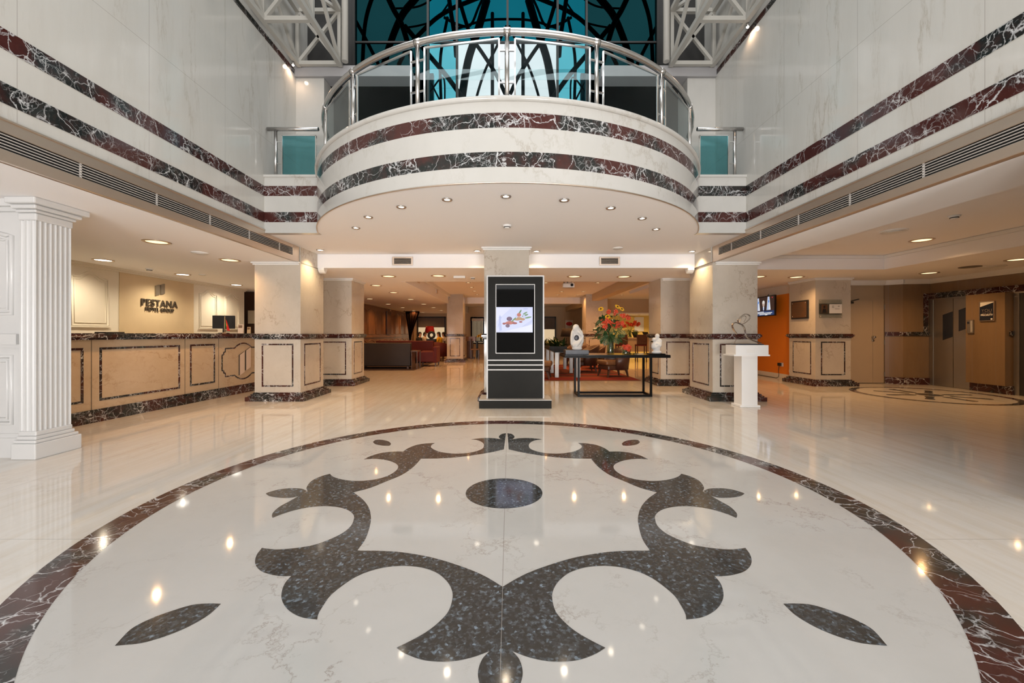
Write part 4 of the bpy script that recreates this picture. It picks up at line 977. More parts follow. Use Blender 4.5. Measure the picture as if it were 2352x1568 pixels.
# ------------------------------------------------------------------ ceiling fittings
LD = {}
def lamp_data(key, power, col, size, blend=.9, rad=.03):
    if key not in LD:
        l = bpy.data.lights.new('bulb', 'SPOT'); l.energy = power; l.color = col; l.spot_size = math.radians(size); l.spot_blend = blend; l.shadow_soft_size = rad
        LD[key] = l
    return LD[key]
KIND = {'big': (.165, .125, 'glow_warm', 'bronze', 60, (1, .56, .24), 150), 'white': (.15, .115, 'glow_cool', 'bronze', 80, (1, .86, .64), 150), 'spot': (.062, .034, 'glow_spot', 'steel', 26, (1, .82, .60), 110),
        'small': (.085, .06, 'glow_warm', 'alu', 66, (1, .46, .16), 150), 'wash': (.075, .05, 'glow_spot', 'steel', 60, (1, .74, .42), 120), 'back': (.15, .115, 'glow_warm', 'bronze', 66, (1, .45, .15), 150)}
PROTO = {}
def downlight(x, y, z, kind, label, group=None):
    ro, ri, gm, mm, pw, co, sz = KIND[kind]
    if kind not in PROTO:
        t = thing('downlight', label, 'ceiling light', (0, 0, 0))
        MB().lathe([(ro, 0), (ro, -.006), (ro * .93, -.012), (ri + .004, -.010), (ri, .0)], (0, 0, 0), 28).build('trim_ring', mm, t)
        MB().lathe([(.001, -.003), (ri, -.003)], (0, 0, 0), 28).build('lens', gm, t)
        b = bpy.data.objects.new('bulb', lamp_data(kind, pw, co, sz)); COL.objects.link(b); b.parent = t; b.location = (0, 0, -.03)
        PROTO[kind] = t
    else: t = copy_tree(PROTO[kind])
    t.location = (x, y, z); tag(t, label, 'ceiling light')
    if group: t['group'] = group
    elif 'group' in t: del t['group']
    return t
def dl(px, py, z, kind, label, group=None):
    d = (z - H) * F / (CY - py); p = P(px, py, d); return downlight(p.x, d, z, kind, label, group)
ORD = ['first', 'second', 'third', 'fourth', 'fifth', 'sixth', 'seventh', 'eighth', 'ninth']
for i, (a, b) in enumerate([(817.6, 522.8), (846, 498), (921.7, 474.6), (1027, 457.8), (1162, 450.5), (1296, 459), (1403, 477), (1475, 501), (1507, 526)]):
    dl(a, b, ZS, 'spot', '%s small spotlight from the left in the arc under the balcony' % ORD[i], 'spotlights under the balcony')
for (a, b), lb in zip([(736, 574), (1096, 576), (1232, 577), (1589, 577)], ['beside the left front column', 'left of the kiosk column', 'right of the kiosk column', 'beside the right front column']):
    dl(a, b, ZS, 'wash', 'small bright wall washer spotlight before the cross beam, %s' % lb, 'spotlights by the cross beam')
for (a, b), lb in zip([(892.6, 634), (1007, 633), (1319, 634.6), (1433, 635)], ['outer left', 'inner left', 'inner right', 'outer right']):
    dl(a, b, ZL, 'big', 'large round warm downlight behind the cross beam, %s of four' % lb, 'downlights behind the cross beam')
for i, (a, b) in enumerate([(864, 655.3), (904, 671.4), (943.5, 687), (973.5, 698), (996, 706), (1013.6, 712.7)]):
    dl(a, b, ZL, 'back', '%s downlight from the front in the lounge row nearest the bulkhead' % ORD[i], 'lounge downlights, right row')
for i, (a, b) in enumerate([(849.6, 686), (891.5, 698), (925, 706), (950, 712.7), (971, 717)]):
    dl(a, b, ZL, 'back', '%s downlight from the front in the lounge row nearest the wood wall' % ORD[i], 'lounge downlights, left row')
for i, (a, b) in enumerate([(1075.6, 648.7), (1083, 659.4), (1090, 668), (1096, 676)]):
    dl(a, b, ZH, 'small', '%s small lounge ceiling light from the front, left of the kiosk' % ORD[i], 'small lounge lights left of the kiosk')
for i, (a, b) in enumerate([(1254, 649), (1314, 649), (1301, 660), (1290, 669), (1281, 676.6)]):
    dl(a, b, ZH, 'small', '%s small lounge ceiling light from the front, near the projector' % ORD[i], 'small lounge lights by the projector')
for i, (a, b) in enumerate([(1373, 649), (1340, 669), (1327, 676.6)]):
    dl(a, b, ZH, 'small', '%s small lounge ceiling light from the front, beside the slanting beam' % ORD[i], 'small lounge lights by the beam')
for i, (a, b) in enumerate([(1473.6, 660.5), (1448.6, 670), (1428, 677)]):
    dl(a, b, ZH, 'small', '%s round light from the front in the bay right of the slanting beam' % ORD[i], 'round lights right of the beam')
for (a, b), lb in zip([(360, 555), (528, 597)], ['nearer the white pilaster', 'nearer the left front column']):
    dl(a, b, ZL, 'big', 'round warm aisle downlight by the left air grille, %s' % lb, 'left aisle downlights')
for i, (a, b) in enumerate([(237, 597), (420, 630), (543, 654)]):
    dl(a, b, ZL, 'white', '%s bright white downlight from the front along the reception wall' % ORD[i], 'reception wall downlights')
dl(2117, 551, ZS + .01, 'big', 'round downlight inside the raised right ceiling recess')
for (a, b), lb in zip([(2338, 595.5), (2134, 626.5), (1829, 636), (1742, 635)], ['at the far right edge', 'above the small floor medallion', 'above the column with plaques', 'above the orange wall']):
    dl(a, b, ZL, 'big', 'round downlight in the low right ceiling, %s' % lb, 'right aisle downlights')
def fit(name, label, cat, px, py, z, build):
    d = (z - H) * F / (CY - py); p = P(px, py, d); t = thing(name, label, cat, (p.x, p.y, z)); build(t, Vector((p.x, p.y, z))); return t
def smoke(t, c):
    MB().lathe([(.001, -.045), (.035, -.045), (.045, -.03), (.045, -.02), (.06, -.018), (.065, 0)], c, 20).build('housing', 'white', t)
    MB().lathe([(.046, -.036), (.047, -.026)], c, 20).build('vent_slot', 'dark', t)
for a, b, z, lb in ((1164.6, 517, ZS, 'white smoke detector in the middle of the balcony underside'), (1086, 637, ZL, 'white smoke detector behind the cross beam, left of the kiosk'), (343, 617, ZL, 'white smoke detector before the reception wall sign'), (2192, 495, ZS + .01, 'white smoke detector in the raised right ceiling recess')):
    fit('smoke_detector', lb, 'smoke detector', a, b, z, smoke)
def diff(r):
    def f(t, c):
        MB().lathe([(r, 0), (r, -.008), (r * .9, -.02), (r * .86, -.012)], c, 32).build('rim', 'white', t)
        MB().lathe([(r * .86, -.003), (.001, -.003)], c, 32).build('throat', 'blind', t)
        m = MB()
        for k in (.30, .50, .70): m.lathe([(r * k, -.004), (r * (k + .12), -.022), (r * (k + .13), -.020), (r * (k + .02), -.004)], c, 32)
        m.build('rings', 'white', t)
    return f
for a, b, z, r, lb in ((459, 580, ZL, .12, 'round white air diffuser between the left aisle downlights'), (465, 630, ZL, .07, 'small flat round air diffuser near the reception wall lights'), (2052, 530, ZS + .01, .17, 'round white air diffuser in the raised right ceiling recess'),
                       (2274, 612, ZL, .22, 'round white air diffuser in the low right ceiling near the lifts'), (1419, 569, ZS, .09, 'flat round air diffuser under the balcony before the right vent')):
    fit('air_diffuser', lb, 'air vent', a, b, z, diff(r))
fit('air_diffuser', 'dark round ceiling outlet beside the white diffuser near the lifts', 'air vent', 2228, 612.4, ZL, lambda t, c: (MB().lathe([(.16, 0), (.16, -.01), (.12, -.012)], c, 28).build('rim', 'blind', t), MB().lathe([(.12, -.006), (.001, -.006)], c, 28).build('throat', 'void', t)))
fit('emergency_light', 'small white box light on the ceiling left of the kiosk column', 'emergency light', 1055.6, 634, ZL, lambda t, c: (MB().box(c.x - .13, c.x + .13, c.y - .05, c.y + .05, c.z - .05, c.z).build('housing', 'white', t, bevel=.005), MB().box(c.x - .115, c.x + .115, c.y - .054, c.y - .05, c.z - .042, c.z - .01).build('diffuser', 'paper', t)))
for px, nm in ((925, 'left'), (1400, 'right')):
    c = P(px, 599.5, 8.0); t = thing('wall_vent', 'rectangular metal air vent on the cross beam, %s of the kiosk' % nm, 'air vent', c)
    f = MB()
    for a0, a1, b0, b1 in ((-.2, .2, .06, .085), (-.2, .2, -.085, -.06), (-.2, -.165, -.06, .06), (.165, .2, -.06, .06)): f.box(c.x + a0, c.x + a1, c.y - .016, c.y, c.z + b0, c.z + b1)
    f.build('frame', 'bronze', t, bevel=.004); MB().box(c.x - .165, c.x + .165, c.y - .003, c.y, c.z - .06, c.z + .06).build('backing', 'void', t)
    s_ = MB()
    for k in range(6): z = c.z - .05 + k * .02; s_.hexa([(c.x - .165, c.y - .012, z - .004), (c.x + .165, c.y - .012, z - .004), (c.x + .165, c.y - .003, z + .004), (c.x - .165, c.y - .003, z + .004)], [(c.x - .165, c.y - .012, z - .001), (c.x + .165, c.y - .012, z - .001), (c.x + .165, c.y - .003, z + .007), (c.x - .165, c.y - .003, z + .007)])
    s_.build('slats', 'bronze', t)
for i, y in enumerate((11.6, 14.6, 17.4)):
    o = MB().box(-2.6, -2.588, y - .16, y + .16, 2.66, 2.80).box(-2.588, -2.58, y - .13, y + .13, 2.68, 2.70).box(-2.588, -2.58, y - .13, y + .13, 2.72, 2.74).box(-2.588, -2.58, y - .13, y + .13, 2.76, 2.78).build('bulkhead_vent', 'bronze', origin=(-2.6, y, 2.73))
    tag(o, '%s small vent from the front on the lounge bulkhead' % ORD[i], 'air vent', 'bulkhead vents')
# tiny accent spots by the trusses
for sd, nm, yy in ((-1, 'left', 7.02), (1, 'right', 6.15)):
    x = XL + .07 if sd < 0 else XR - .07
    t = thing('accent_spot', 'tiny bright accent spotlight under the %s roof truss' % nm, 'spotlight', (x, yy, 5.86))
    MB().tube([(x, yy, 5.895), (x, yy, 5.84)], .022, 12).build('housing', 'steel', t); MB().ell((x, yy, 5.838), .02, 10).build('lens', 'glow_spot', t)
    b = bpy.data.objects.new('bulb', lamp_data('accent', 7, (1, .68, .45), 150)); COL.objects.link(b); b.parent = t; b.location = (0, 0, -.05)

# ------------------------------------------------------------------ right side: lifts, door, plaques, television
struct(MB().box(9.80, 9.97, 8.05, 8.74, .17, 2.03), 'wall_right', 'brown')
def lift(y0, y1, label_mat, n, win):
    d = MB().box(9.945, 9.97, y1 - .0, y1 + .09, 0, 2.03).box(9.945, 9.97, y0 - .06, y0, 0, 2.03).box(9.945, 9.97, y0, y1, 2.0, 2.03)
    o = struct(d, 'door_%d' % n, 'lift'); ym = (y0 + y1) / 2
    for a, b in ((ym + .006, y1), (y0, ym - .006)): MB().box(9.955, 9.968, a, b, .005, 2.0).build('door_leaf', label_mat, o)
    if win:
        for a, b, z in ((9.35, 9.14, [(1.06), (1.64), (1.14), (1.71)]), (9.02, 8.82, [1.26, 1.73, 1.33, 1.80])):
            MB().prism([(a, z[0]), (a, z[1]), (b, z[3]), (b, z[2])], lambda y, zz, e: (9.952 + e, y, zz), 0, .004).build('dark_panel', 'navy', o)
lift(8.70, 9.56, 'lift', 2, True); lift(7.06, 7.94, 'darksteel', 3, False)
d1 = struct(MB().box(8.17, 9.15, 9.94, 9.99, 2.02, 2.05), 'door_1', 'door')
MB().box(8.18, 8.88, 9.93, 9.965, .01, 2.02).build('door_leaf', 'door', d1); MB().box(8.888, 9.14, 9.935, 9.965, .01, 2.02).build('side_leaf', 'door', d1)
MB().box(8.86, 8.90, 9.922, 9.932, .01, 2.02).build('meeting_strip', 'door', d1)
q = P(2005, 774, 9.93); MB().lathe([(.034, 0), (.034, .02), (.02, .03), (.028, .05), (.02, .07)], (0, 0, 0), 18).xf(Matrix.Translation((q.x, 9.93, q.z)) @ Matrix.Rotation(math.pi / 2, 4, 'X')).build('door_knob', 'steel', d1)
MB().lathe([(.03, 0), (.03, .012), (.012, .014)], (0, 0, 0), 18).xf(Matrix.Translation((q.x, 9.93, q.z - .085)) @ Matrix.Rotation(math.pi / 2, 4, 'X')).build('lock', 'steel', d1)
for z in (.22, 1.0, 1.86): MB().box(9.13, 9.15, 9.915, 9.94, z - .06, z + .06).build('hinge', 'steel', d1)
MB().box(8.20, 8.36, 9.88, 9.93, 1.94, 1.99).bar((8.3, 9.9, 2.0), (8.5, 9.90, 2.05), .02).build('door_closer', 'darksteel', d1)
pz = thing('poster', 'dark framed YOU ARE OUR PRIORITY poster on the pier between the lifts', 'poster', (9.79, 8.34, 1.66))
y0, y1, z0, z1 = 8.22, 8.46, 1.48, 1.86
MB().box(9.778, 9.80, y0, y1, z0, z1).build('board', 'navy', pz)
MB().prism([(y1 - .005, z1 - .005), (y1 - .005, z1 - .10), (y0 + .005, z1 - .02), (y0 + .005, z1 - .005)], lambda a, b, e: (9.776 + e, a, b), 0, .002).build('corner_flash', 'paper', pz)
f = MB()
for a0, a1, b0, b1 in ((y0 - .012, y1 + .012, z1, z1 + .012), (y0 - .012, y1 + .012, z0 - .012, z0), (y0 - .012, y0, z0, z1), (y1, y1 + .012, z0, z1)): f.box(9.772, 9.80, a0, a1, b0, b1)
f.build('frame', 'bronze', pz)
po = lambda z: (lambda a, b, c: (9.777 - c, 8.34 - a, z + b))
letters('YOU', .085, 'bronze', 'lettering', pz, po(1.655), .001, -.001); letters('ARE OUR', .04, 'bronze', 'lettering', pz, po(1.615), .001); letters('PRIORITY', .047, 'paper', 'lettering', pz, po(1.575), .001, .002)
MB().box(9.776, 9.778, 8.24, 8.27, 1.49, 1.52).build('corner_mark', 'paper', pz)
cp = thing('lift_call_panel', 'small steel lift call panel below the poster', 'control panel', (9.79, 8.66, 1.35))
MB().box(9.772, 9.80, 8.58, 8.70, 1.22, 1.50).build('plate', 'lift', cp, bevel=.005); MB().box(9.769, 9.773, 8.65, 8.69, 1.42, 1.46).build('display', 'navy', cp); MB().box(9.762, 9.772, 8.585, 8.62, 1.24, 1.48).build('side_cover', 'alu', cp)
pq = thing('wall_plaque', 'brown bronze plaque with black frame on the column left face', 'plaque', (7.07, 9.91, 1.8))
MB().box(7.045, 7.08, 9.62, 10.18, 1.57, 2.01).build('backing', 'dark', pq); MB().box(7.038, 7.045, 9.65, 10.15, 1.60, 1.98).build('plate', 'plaque', pq)
t_ = MB()
for k, w_ in enumerate((.2, .12, .3, .36, .34, .22, .16)): z = 1.92 - k * .04; t_.box(7.036, 7.038, 9.9 - w_ / 2, 9.9 + w_ / 2, z, z + .01)
t_.build('text_lines', 'letter', pq)
s_ = MB()
for yy in (9.68, 10.12):
    for z in (1.63, 1.95): s_.ell((7.037, yy, z), (.006, .014, .014), 10)
s_.build('studs', 'steel', pq)
a, b = P(1880, 730, 9.41), P(1933, 688, 9.41)
pq = thing('wall_plaque', 'clear glass notice board with a photo and white paper on the column front', 'plaque', ((a.x + b.x) / 2, 9.41, a.z))
MB().box(a.x, b.x, 9.392, 9.40, a.z, b.z).build('glass_plate', 'clear', pq)
W_, Hh = b.x - a.x, b.z - a.z
MB().box(a.x + .005, b.x - .005, 9.402, 9.406, a.z + Hh * .2, a.z + Hh * .78).build('grey_panel', 'lift', pq)
MB().box(a.x + W_ * .44, b.x - .01, 9.386, 9.391, a.z + Hh * .25, a.z + Hh * .75).build('paper', 'paper', pq)
MB().box(a.x + W_ * .10, a.x + W_ * .34, 9.386, 9.391, a.z + Hh * .27, a.z + Hh * .73).build('photo', 'plaque', pq)
m = MB().flat([(a.x + W_ * .22 + .025 * math.cos(k * .5), 9.3855, a.z + Hh * .60 + .03 * math.sin(k * .5)) for k in range(13)]); m.flat([(a.x + W_ * .12, 9.3855, a.z + Hh * .28), (a.x + W_ * .32, 9.3855, a.z + Hh * .28), (a.x + W_ * .28, 9.3855, a.z + Hh * .5), (a.x + W_ * .16, 9.3855, a.z + Hh * .5)])
m.build('portrait', 'dark', pq)
t_ = MB()
for u, v, w_ in ((.55, .65, .08), (.8, .65, .08), (.55, .60, .08), (.8, .60, .08), (.55, .55, .09), (.68, .48, .2)): t_.box(a.x + W_ * u, a.x + W_ * (u + w_), 9.3845, 9.386, a.z + Hh * v, a.z + Hh * (v + .02))
t_.build('text_lines', 'lift', pq)
s_ = MB()
for u in (.06, .94):
    for v in (.08, .92): s_.lathe([(.014, 0), (.014, .012)], (0, 0, 0), 12).v[-24:]
s_ = MB()
for u in (.06, .94):
    for v in (.08, .92): s_.ell((a.x + W_ * u, 9.39, a.z + Hh * v), (.014, .02, .014), 10)
s_.build('studs', 'steel', pq)
tv = thing('television', 'black wall television showing a news speaker between flags', 'television', (7.2, 11.5, 2.0))
A, B = Vector((7.25, 12.15, 0)), Vector((7.12, 10.92, 0)); U = (B - A).normalized(); Nn = Vector((-abs(U.y), U.x if 0 else -.105, 0)).normalized(); TW = (B - A).length
def TVp(u, z, n=0): q = A + U * (u * TW) + Nn * n; return Vector((q.x, q.y, z))
Z0, Z1 = 1.70, 2.26
MB().hexa([TVp(0, Z0, -.05), TVp(1, Z0, -.05), TVp(1, Z0, 0), TVp(0, Z0, 0)], [TVp(0, Z1, -.05), TVp(1, Z1, -.05), TVp(1, Z1, 0), TVp(0, Z1, 0)]).build('housing', 'dark', tv, bevel=.006)
tp = MB(); tc = [(.035, .018, .014), (.45, .33, .28), (.62, .58, .54), (.012, .014, .025), (.60, .62, .66), (.10, .22, .55), (.015, .04, .12), (.7, .7, .7), (.5, .03, .03)]
def tpl(pts, mi, k): tp.flat([TVp(u, Z0 + v * (Z1 - Z0), .001 + .0006 * k) for u, v in pts], mi)
tpl([(.02, .04), (.98, .04), (.98, .96), (.02, .96)], 0, 0)
for u0 in (.30, .76):
    tpl([(u0 - .1, .3), (u0 + .07, .3), (u0 + .02, .95), (u0 - .05, .95)], 4, 1); tpl([(u0 - .06, .3), (u0 - .03, .3), (u0 - .01, .95), (u0 - .03, .95)], 5, 2); tpl(el(u0 - .01, .72, .03, .06), 5, 2)
tpl([(.40, .25), (.66, .25), (.63, .42), (.56, .5), (.50, .5), (.43, .42)], 3, 3); tpl([(.51, .3), (.55, .3), (.56, .49), (.50, .49)], 4, 4); tpl([(.525, .3), (.54, .3), (.54, .46), (.525, .46)], 5, 5)
tpl(el(.53, .62, .05, .15), 1, 6); tpl([(.475, .64), (.585, .64), (.58, .74), (.555, .79), (.505, .79), (.48, .74)], 2, 7)
tpl([(.02, .04), (.98, .04), (.98, .26), (.02, .26)], 6, 8)
for u, v, w_ in ((.25, .2, .3), (.25, .14, .65), (.35, .08, .5), (.6, .05, .1)): tpl([(u, v), (u + w_, v), (u + w_, v + .035), (u, v + .035)], 7, 9)
tpl(el(.9, .89, .018, .03), 8, 3)
tp.build('screen', [em(c, 1.0) for c in tc], tv, label='lit screen with a speaker in a dark suit')
MB().bar(TVp(.5, 1.95, -.05), (7.35, TVp(.5, 0).y, 1.95), .1).bar(TVp(.45, 2.1, -.05), (7.35, TVp(.5, 0).y, 2.33), .015).build('wall_bracket', 'dark', tv)
q = P(1775, 838, 11.0); so = thing('power_socket', 'white wall socket with a black plug and cord on the orange wall', 'socket', (7.35, 11.0, q.z))
MB().box(7.338, 7.35, 10.92, 11.02, .33, .43).build('plate', 'white', so); MB().box(7.30, 7.338, 10.98, 11.09, .34, .42).build('plug', 'dark', so)
MB().tube(cat_rom([Vector((7.31, 11.03, .34)), Vector((7.31, 11.06, .2)), Vector((7.28, 11.0, .10)), Vector((7.29, 11.1, .012)), Vector((7.3, 11.6, .01)), Vector((7.3, 12.4, .01))], 6), .006, 6).build('cord', 'dark', so)
tag(MB().box(7.335, 7.35, 10.55, 10.68, .20, .27).build('junction_box', 'white', origin=(7.35, 10.6, .23)), 'small white junction box low on the orange wall', 'socket')

# ------------------------------------------------------------------ lounge, right half
rg = tag(MB().box(-.1, 3.38, 10.45, 15.9, .0, .012).build('rug', 'rug', origin=(1.6, 13, 0)), 'red and orange striped rug under the leather chairs', 'rug')
def tub_chair():
    t = thing('tub_chair', 'x', 'chair', (0, 0, 0))
    sh = MB(); n = 20; z0 = .20
    vo, vi, to, ti = [], [], [], []
    for k in range(n + 1):
        a = math.radians(-115 + 230 * k / n); s_, c_ = math.sin(a), math.cos(a); h_ = .58 + .26 * max(0, math.cos(a * .8)) ** .8
        ro = .40
        vo.append((ro * s_ * .92, .02 + ro * c_ * .92, z0)); to.append((ro * s_ * 1.06, .02 + ro * c_ * 1.1, h_))
        ri = .33; vi.append((ri * s_ * .92, .02 + ri * c_ * .92, z0)); ti.append((ri * s_ * 1.08, .02 + ri * c_ * 1.12, h_))
    m = n + 1; V = vo + to + ti + vi; fs = []
    for k in range(n):
        for a, b in ((0, 1), (1, 2), (2, 3), (3, 0)): fs.append((a * m + k, a * m + k + 1, b * m + k + 1, b * m + k))
    for k in (0, n): fs.append((k, m + k, 2 * m + k, 3 * m + k))
    sh.add(V, fs, 0, True); sh.build('backrest', 'leather', t)
    sb = MB().box(-.31, .31, -.36, .26, .20, .33); sb.build('seat_base', 'leather', t, bevel=.03)
    MB().box(-.30, .30, -.41, .24, .33, .46).build('seat_cushion', 'tanleather', t, bevel=.05)
    for x, yy in ((-.25, -.30), (.25, -.30), (-.22, .24), (.22, .24)):
        MB().hexa([(x * 1.12 - .017, yy * 1.2 - .017, 0), (x * 1.12 + .017, yy * 1.2 - .017, 0), (x * 1.12 + .017, yy * 1.2 + .017, 0), (x * 1.12 - .017, yy * 1.2 + .017, 0)],
                  [(x - .03, yy - .03, .21), (x + .03, yy - .03, .21), (x + .03, yy + .03, .21), (x - .03, yy + .03, .21)]).build('leg', 'darkwood', t)
    return t
tc0 = tub_chair()
for i, (x, y, rz, lb) in enumerate(((2.95, 11.45, -75, 'brown leather tub chair facing left behind the console table, nearest of the set'), (2.42, 13.0, -85, 'brown leather tub chair on the rug just behind the nearest one'),
                                    (.74, 11.0, 80, 'brown leather tub chair half hidden by the right edge of the kiosk'), (2.9, 14.15, -60, 'brown leather tub chair farthest back on the striped rug'), (2.55, 15.35, -30, 'dark leather tub chair behind the hooded stone figure'))):
    t = tc0 if i == 0 else copy_tree(tc0)
    t.location = (x, y, .012); t.rotation_euler.z = math.radians(rz); tag(t, lb, 'chair', 'leather tub chairs in the lounge')
lt = thing('glass_table', 'long dark glass table on chrome posts behind the hooded figure', 'table', (1.58, 13.5, 0.012))
MB().box(1.22, 1.98, 11.0, 16.1, .70, .72).build('glass_top', 'blackglass', lt)
for yy in (11.2, 12.5, 13.9, 15.8):
    for x in (1.30, 1.89): MB().box(x - .05, x + .05, yy - .05, yy + .05, .012, .70).build('leg', 'legmetal', lt)
pt = thing('planter', 'long black planter of dark leafy plants on the glass table', 'planter', (1.5, 14.6, .72))
MB().box(1.30, 1.86, 13.2, 16.0, .72, .80).build('trough', 'dark', pt)
fo = MB()
for k in range(230):
    b0 = Vector((random.uniform(1.33, 1.83), random.uniform(13.25, 15.95), .79)); blade(fo, b0, (random.uniform(-1, 1), random.uniform(-1, 1), random.uniform(.3, 1.2)), random.uniform(.16, .36), .13, (.1, .2, 1), .4)
o = fo.build('foliage', 'leaf', pt); o['kind'] = 'stuff'
fl_ = thing('floor_lamp', 'floor lamp with a wide black shade left of the hooded figure', 'lamp', (2.28, 16.2, .0))
MB().lathe([(.15, .0), (.15, .02), (.02, .035), (.012, .05), (.012, 1.05)], (2.28, 16.2, .0), 20).build('stand', 'darksteel', fl_)
MB().lathe([(.25, 1.10), (.19, 1.42), (.185, 1.42), (.245, 1.10)], (2.28, 16.2, 0), 24).build('lamp_shade', 'blackshade', fl_)
pj = thing('projector', 'white projector hanging under the lounge ceiling', 'projector', (1.74, 12.0, 2.9))
MB().box(1.56, 1.90, 11.86, 12.14, 2.56, 2.68).build('body', 'white', pj, bevel=.015); MB().lathe([(.04, 0), (.04, .03), (.028, .03), (.028, .005), (.001, .005)], (0, 0, 0), 18).xf(Matrix.Translation((1.82, 11.86, 2.63)) @ Matrix.Rotation(math.pi / 2, 4, 'X')).build('lens', 'dark', pj)
MB().tube([(1.72, 12, 2.68), (1.72, 12, 2.9)], .02, 10).bar((1.6, 12, 2.71), (1.86, 12, 2.71), .03).build('mount', 'steel', pj)
MB().tube(cat_rom([Vector((1.62, 11.95, 2.68)), Vector((1.60, 11.95, 2.78)), Vector((1.70, 11.95, 2.82)), Vector((1.82, 11.97, 2.74)), Vector((1.90, 12, 2.80)), Vector((1.72, 12, 2.89))], 5), .008, 6).build('cable', 'dark', pj)
# low soffit and yellow wall corner
struct(MB().box(4.2, 8.2, 19.8, 19.9, 2.24, ZH), 'trim_19', 'tan_wall'); struct(MB().box(4.2, 8.2, 19.8, 22, 2.2, 2.24), 'ceiling', 'ceil')
for (x, y), nm in zip(((5.95, 21.2), (6.75, 21.2), (7.45, 21.0)), ('left', 'middle', 'right')):
    downlight(x, y, 2.2, 'wash', '%s of three wall washer spots over the yellow wall' % nm, 'spots over the yellow wall')
tag(MB().box(6.75, 7.25, 21.96, 22, 1.35, 2.12).build('wall_art', 'paper', origin=(7, 22, 1.7)), 'white unframed sketch on the yellow wall', 'picture')
dt = thing('dining_table', 'long cream topped dining table before the yellow wall', 'table', (6.0, 18.9, 0))
MB().box(4.75, 7.3, 18.5, 19.3, .98, 1.04).build('tabletop', 'tan_wall', dt); MB().box(4.8, 7.25, 18.55, 18.6, .40, .98).build('front_panel', 'tan_wall', dt)
for x in (4.85, 7.2):
    for yy in (18.6, 19.2): MB().box(x - .04, x + .04, yy - .04, yy + .04, 0, .98).build('leg', 'darkwood', dt)
def dining_chair():
    t = thing('dining_chair', 'x', 'chair', (0, 0, 0))
    MB().box(-.22, .22, -.22, .22, .68, .75).build('seat', 'red', t, bevel=.02); MB().box(-.22, .22, .18, .24, .75, 1.18).build('backrest', 'leather', t, bevel=.02)
    for x in (-.19, .19):
        for yy in (-.19, .2): MB().box(x - .02, x + .02, yy - .02, yy + .02, 0, .68).build('leg', 'darkwood', t)
    return t
dc0 = dining_chair()
for i, (x, y, rz, lb) in enumerate(((4.95, 18.0, 180, 'dark red high stool at the left end of the dining table'), (5.75, 17.8, 175, 'dark red high stool in front of the middle of the dining table'), (6.6, 18.0, 185, 'dark red high stool near the right end of the dining table'))):
    t = dc0 if i == 0 else copy_tree(dc0); t.location = (x, y, 0); t.rotation_euler.z = math.radians(rz); tag(t, lb, 'chair', 'high stools at the dining table')
for i, (x, lb) in enumerate(((5.85, 'dark tablet stand leaning on the dining table, left of two'), (6.35, 'dark tablet stand leaning on the dining table, right of two'))):
    t = thing('tablet_stand', lb, 'tablet', (x, 18.8, 1.04)); MB().hexa([(x - .12, 18.75, 1.04), (x + .12, 18.75, 1.04), (x + .12, 18.77, 1.04), (x - .12, 18.77, 1.04)], [(x - .2, 18.85, 1.30), (x + .06, 18.85, 1.30), (x + .06, 18.87, 1.30), (x - .2, 18.87, 1.30)]).build('tablet', 'dark', t)
    MB().bar((x, 18.95, 1.04), (x - .05, 18.87, 1.22), .02).build('prop', 'dark', t)
q = P(1447, 776, 18.9)
vase('far glass vase on the dining table', q.x, 18.9, 1.04, .07, .28)
bouquet('flower_arrangement', 'far bouquet of orange flowers and a big leaf on the dining table', (q.x, 18.9, 1.30), 1.9,
        [(-.15, .16, -.05), (-.08, .19, -.05), (0, .2, -.05), (.06, .17, -.04), (.12, .21, 0), (.18, .19, 0)], [], [(-.03, .05, -.04, -.6, -.4, -.3, .16), (.05, .04, -.05, .7, -.4, -.3, .15)], [(-.05, .0, 0, -1, .2, -.2, .15, .2), (.1, .02, 0, 1, -.1, -.2, .15, .2)], .12)
# ------------------------------------------------------------------ back wall of the lounge
M['lit_window'] = emit('lit_window_view', (.80, .58, .34), .75)
def back_window(n, px0, px1, py0, z0, blind):
    a, b = P(px0, py0, 25.55), P(px1, py0, 25.55)
    f = MB()
    for c0, c1, e0, e1 in ((a.x, b.x, a.z - .08, a.z), (a.x, b.x, z0, z0 + .08), (a.x, a.x + .08, z0, a.z), (b.x - .08, b.x, z0, a.z)): f.box(c0, c1, 25.5, 25.6, e0, e1)
    o = struct(f, 'window_%d' % n, 'dark'); MB().box(a.x + .08, b.x - .08, 25.57, 25.59, z0 + .08, a.z - .08).build('pane', 'lit_window', o)
    if blind: MB().box(a.x + .06, b.x - .06, 25.52, 25.54, blind, a.z - .05).build('roller_blind', 'blind', o)
    return o, a, b
back_window(2, 958, 1024, 727, .6, 1.62)
o, a, b = back_window(3, 1081, 1113, 728, .6, None)
g = MB()
for k in range(9): x = a.x + .1 + (b.x - a.x - .2) * k / 8; g.box(x - .03, x + .03, 25.51, 25.53, .7, 2.05)
g.build('bars', 'dark', o); MB().box(a.x, b.x, 25.5, 25.52, 2.02, 2.27).build('pelmet', 'paper', o)
back_window(4, 1238, 1277, 727, .6, 1.5)
back_wall = MB()
for px in (1281, 1298, 1320, 1338): p = P(px, 0, 25.6); back_wall.box(p.x - .03, p.x + .03, 25.56, 25.6, 0, 2.4)
struct(back_wall, 'trim_20', 'tan_wall')
a, b = P(1297, 757, 25.5), P(1318, 733, 25.5)
pc = thing('framed_picture', 'framed picture with a red lamp shape above the black shaded lamp', 'picture', ((a.x + b.x) / 2, 25.55, a.z))
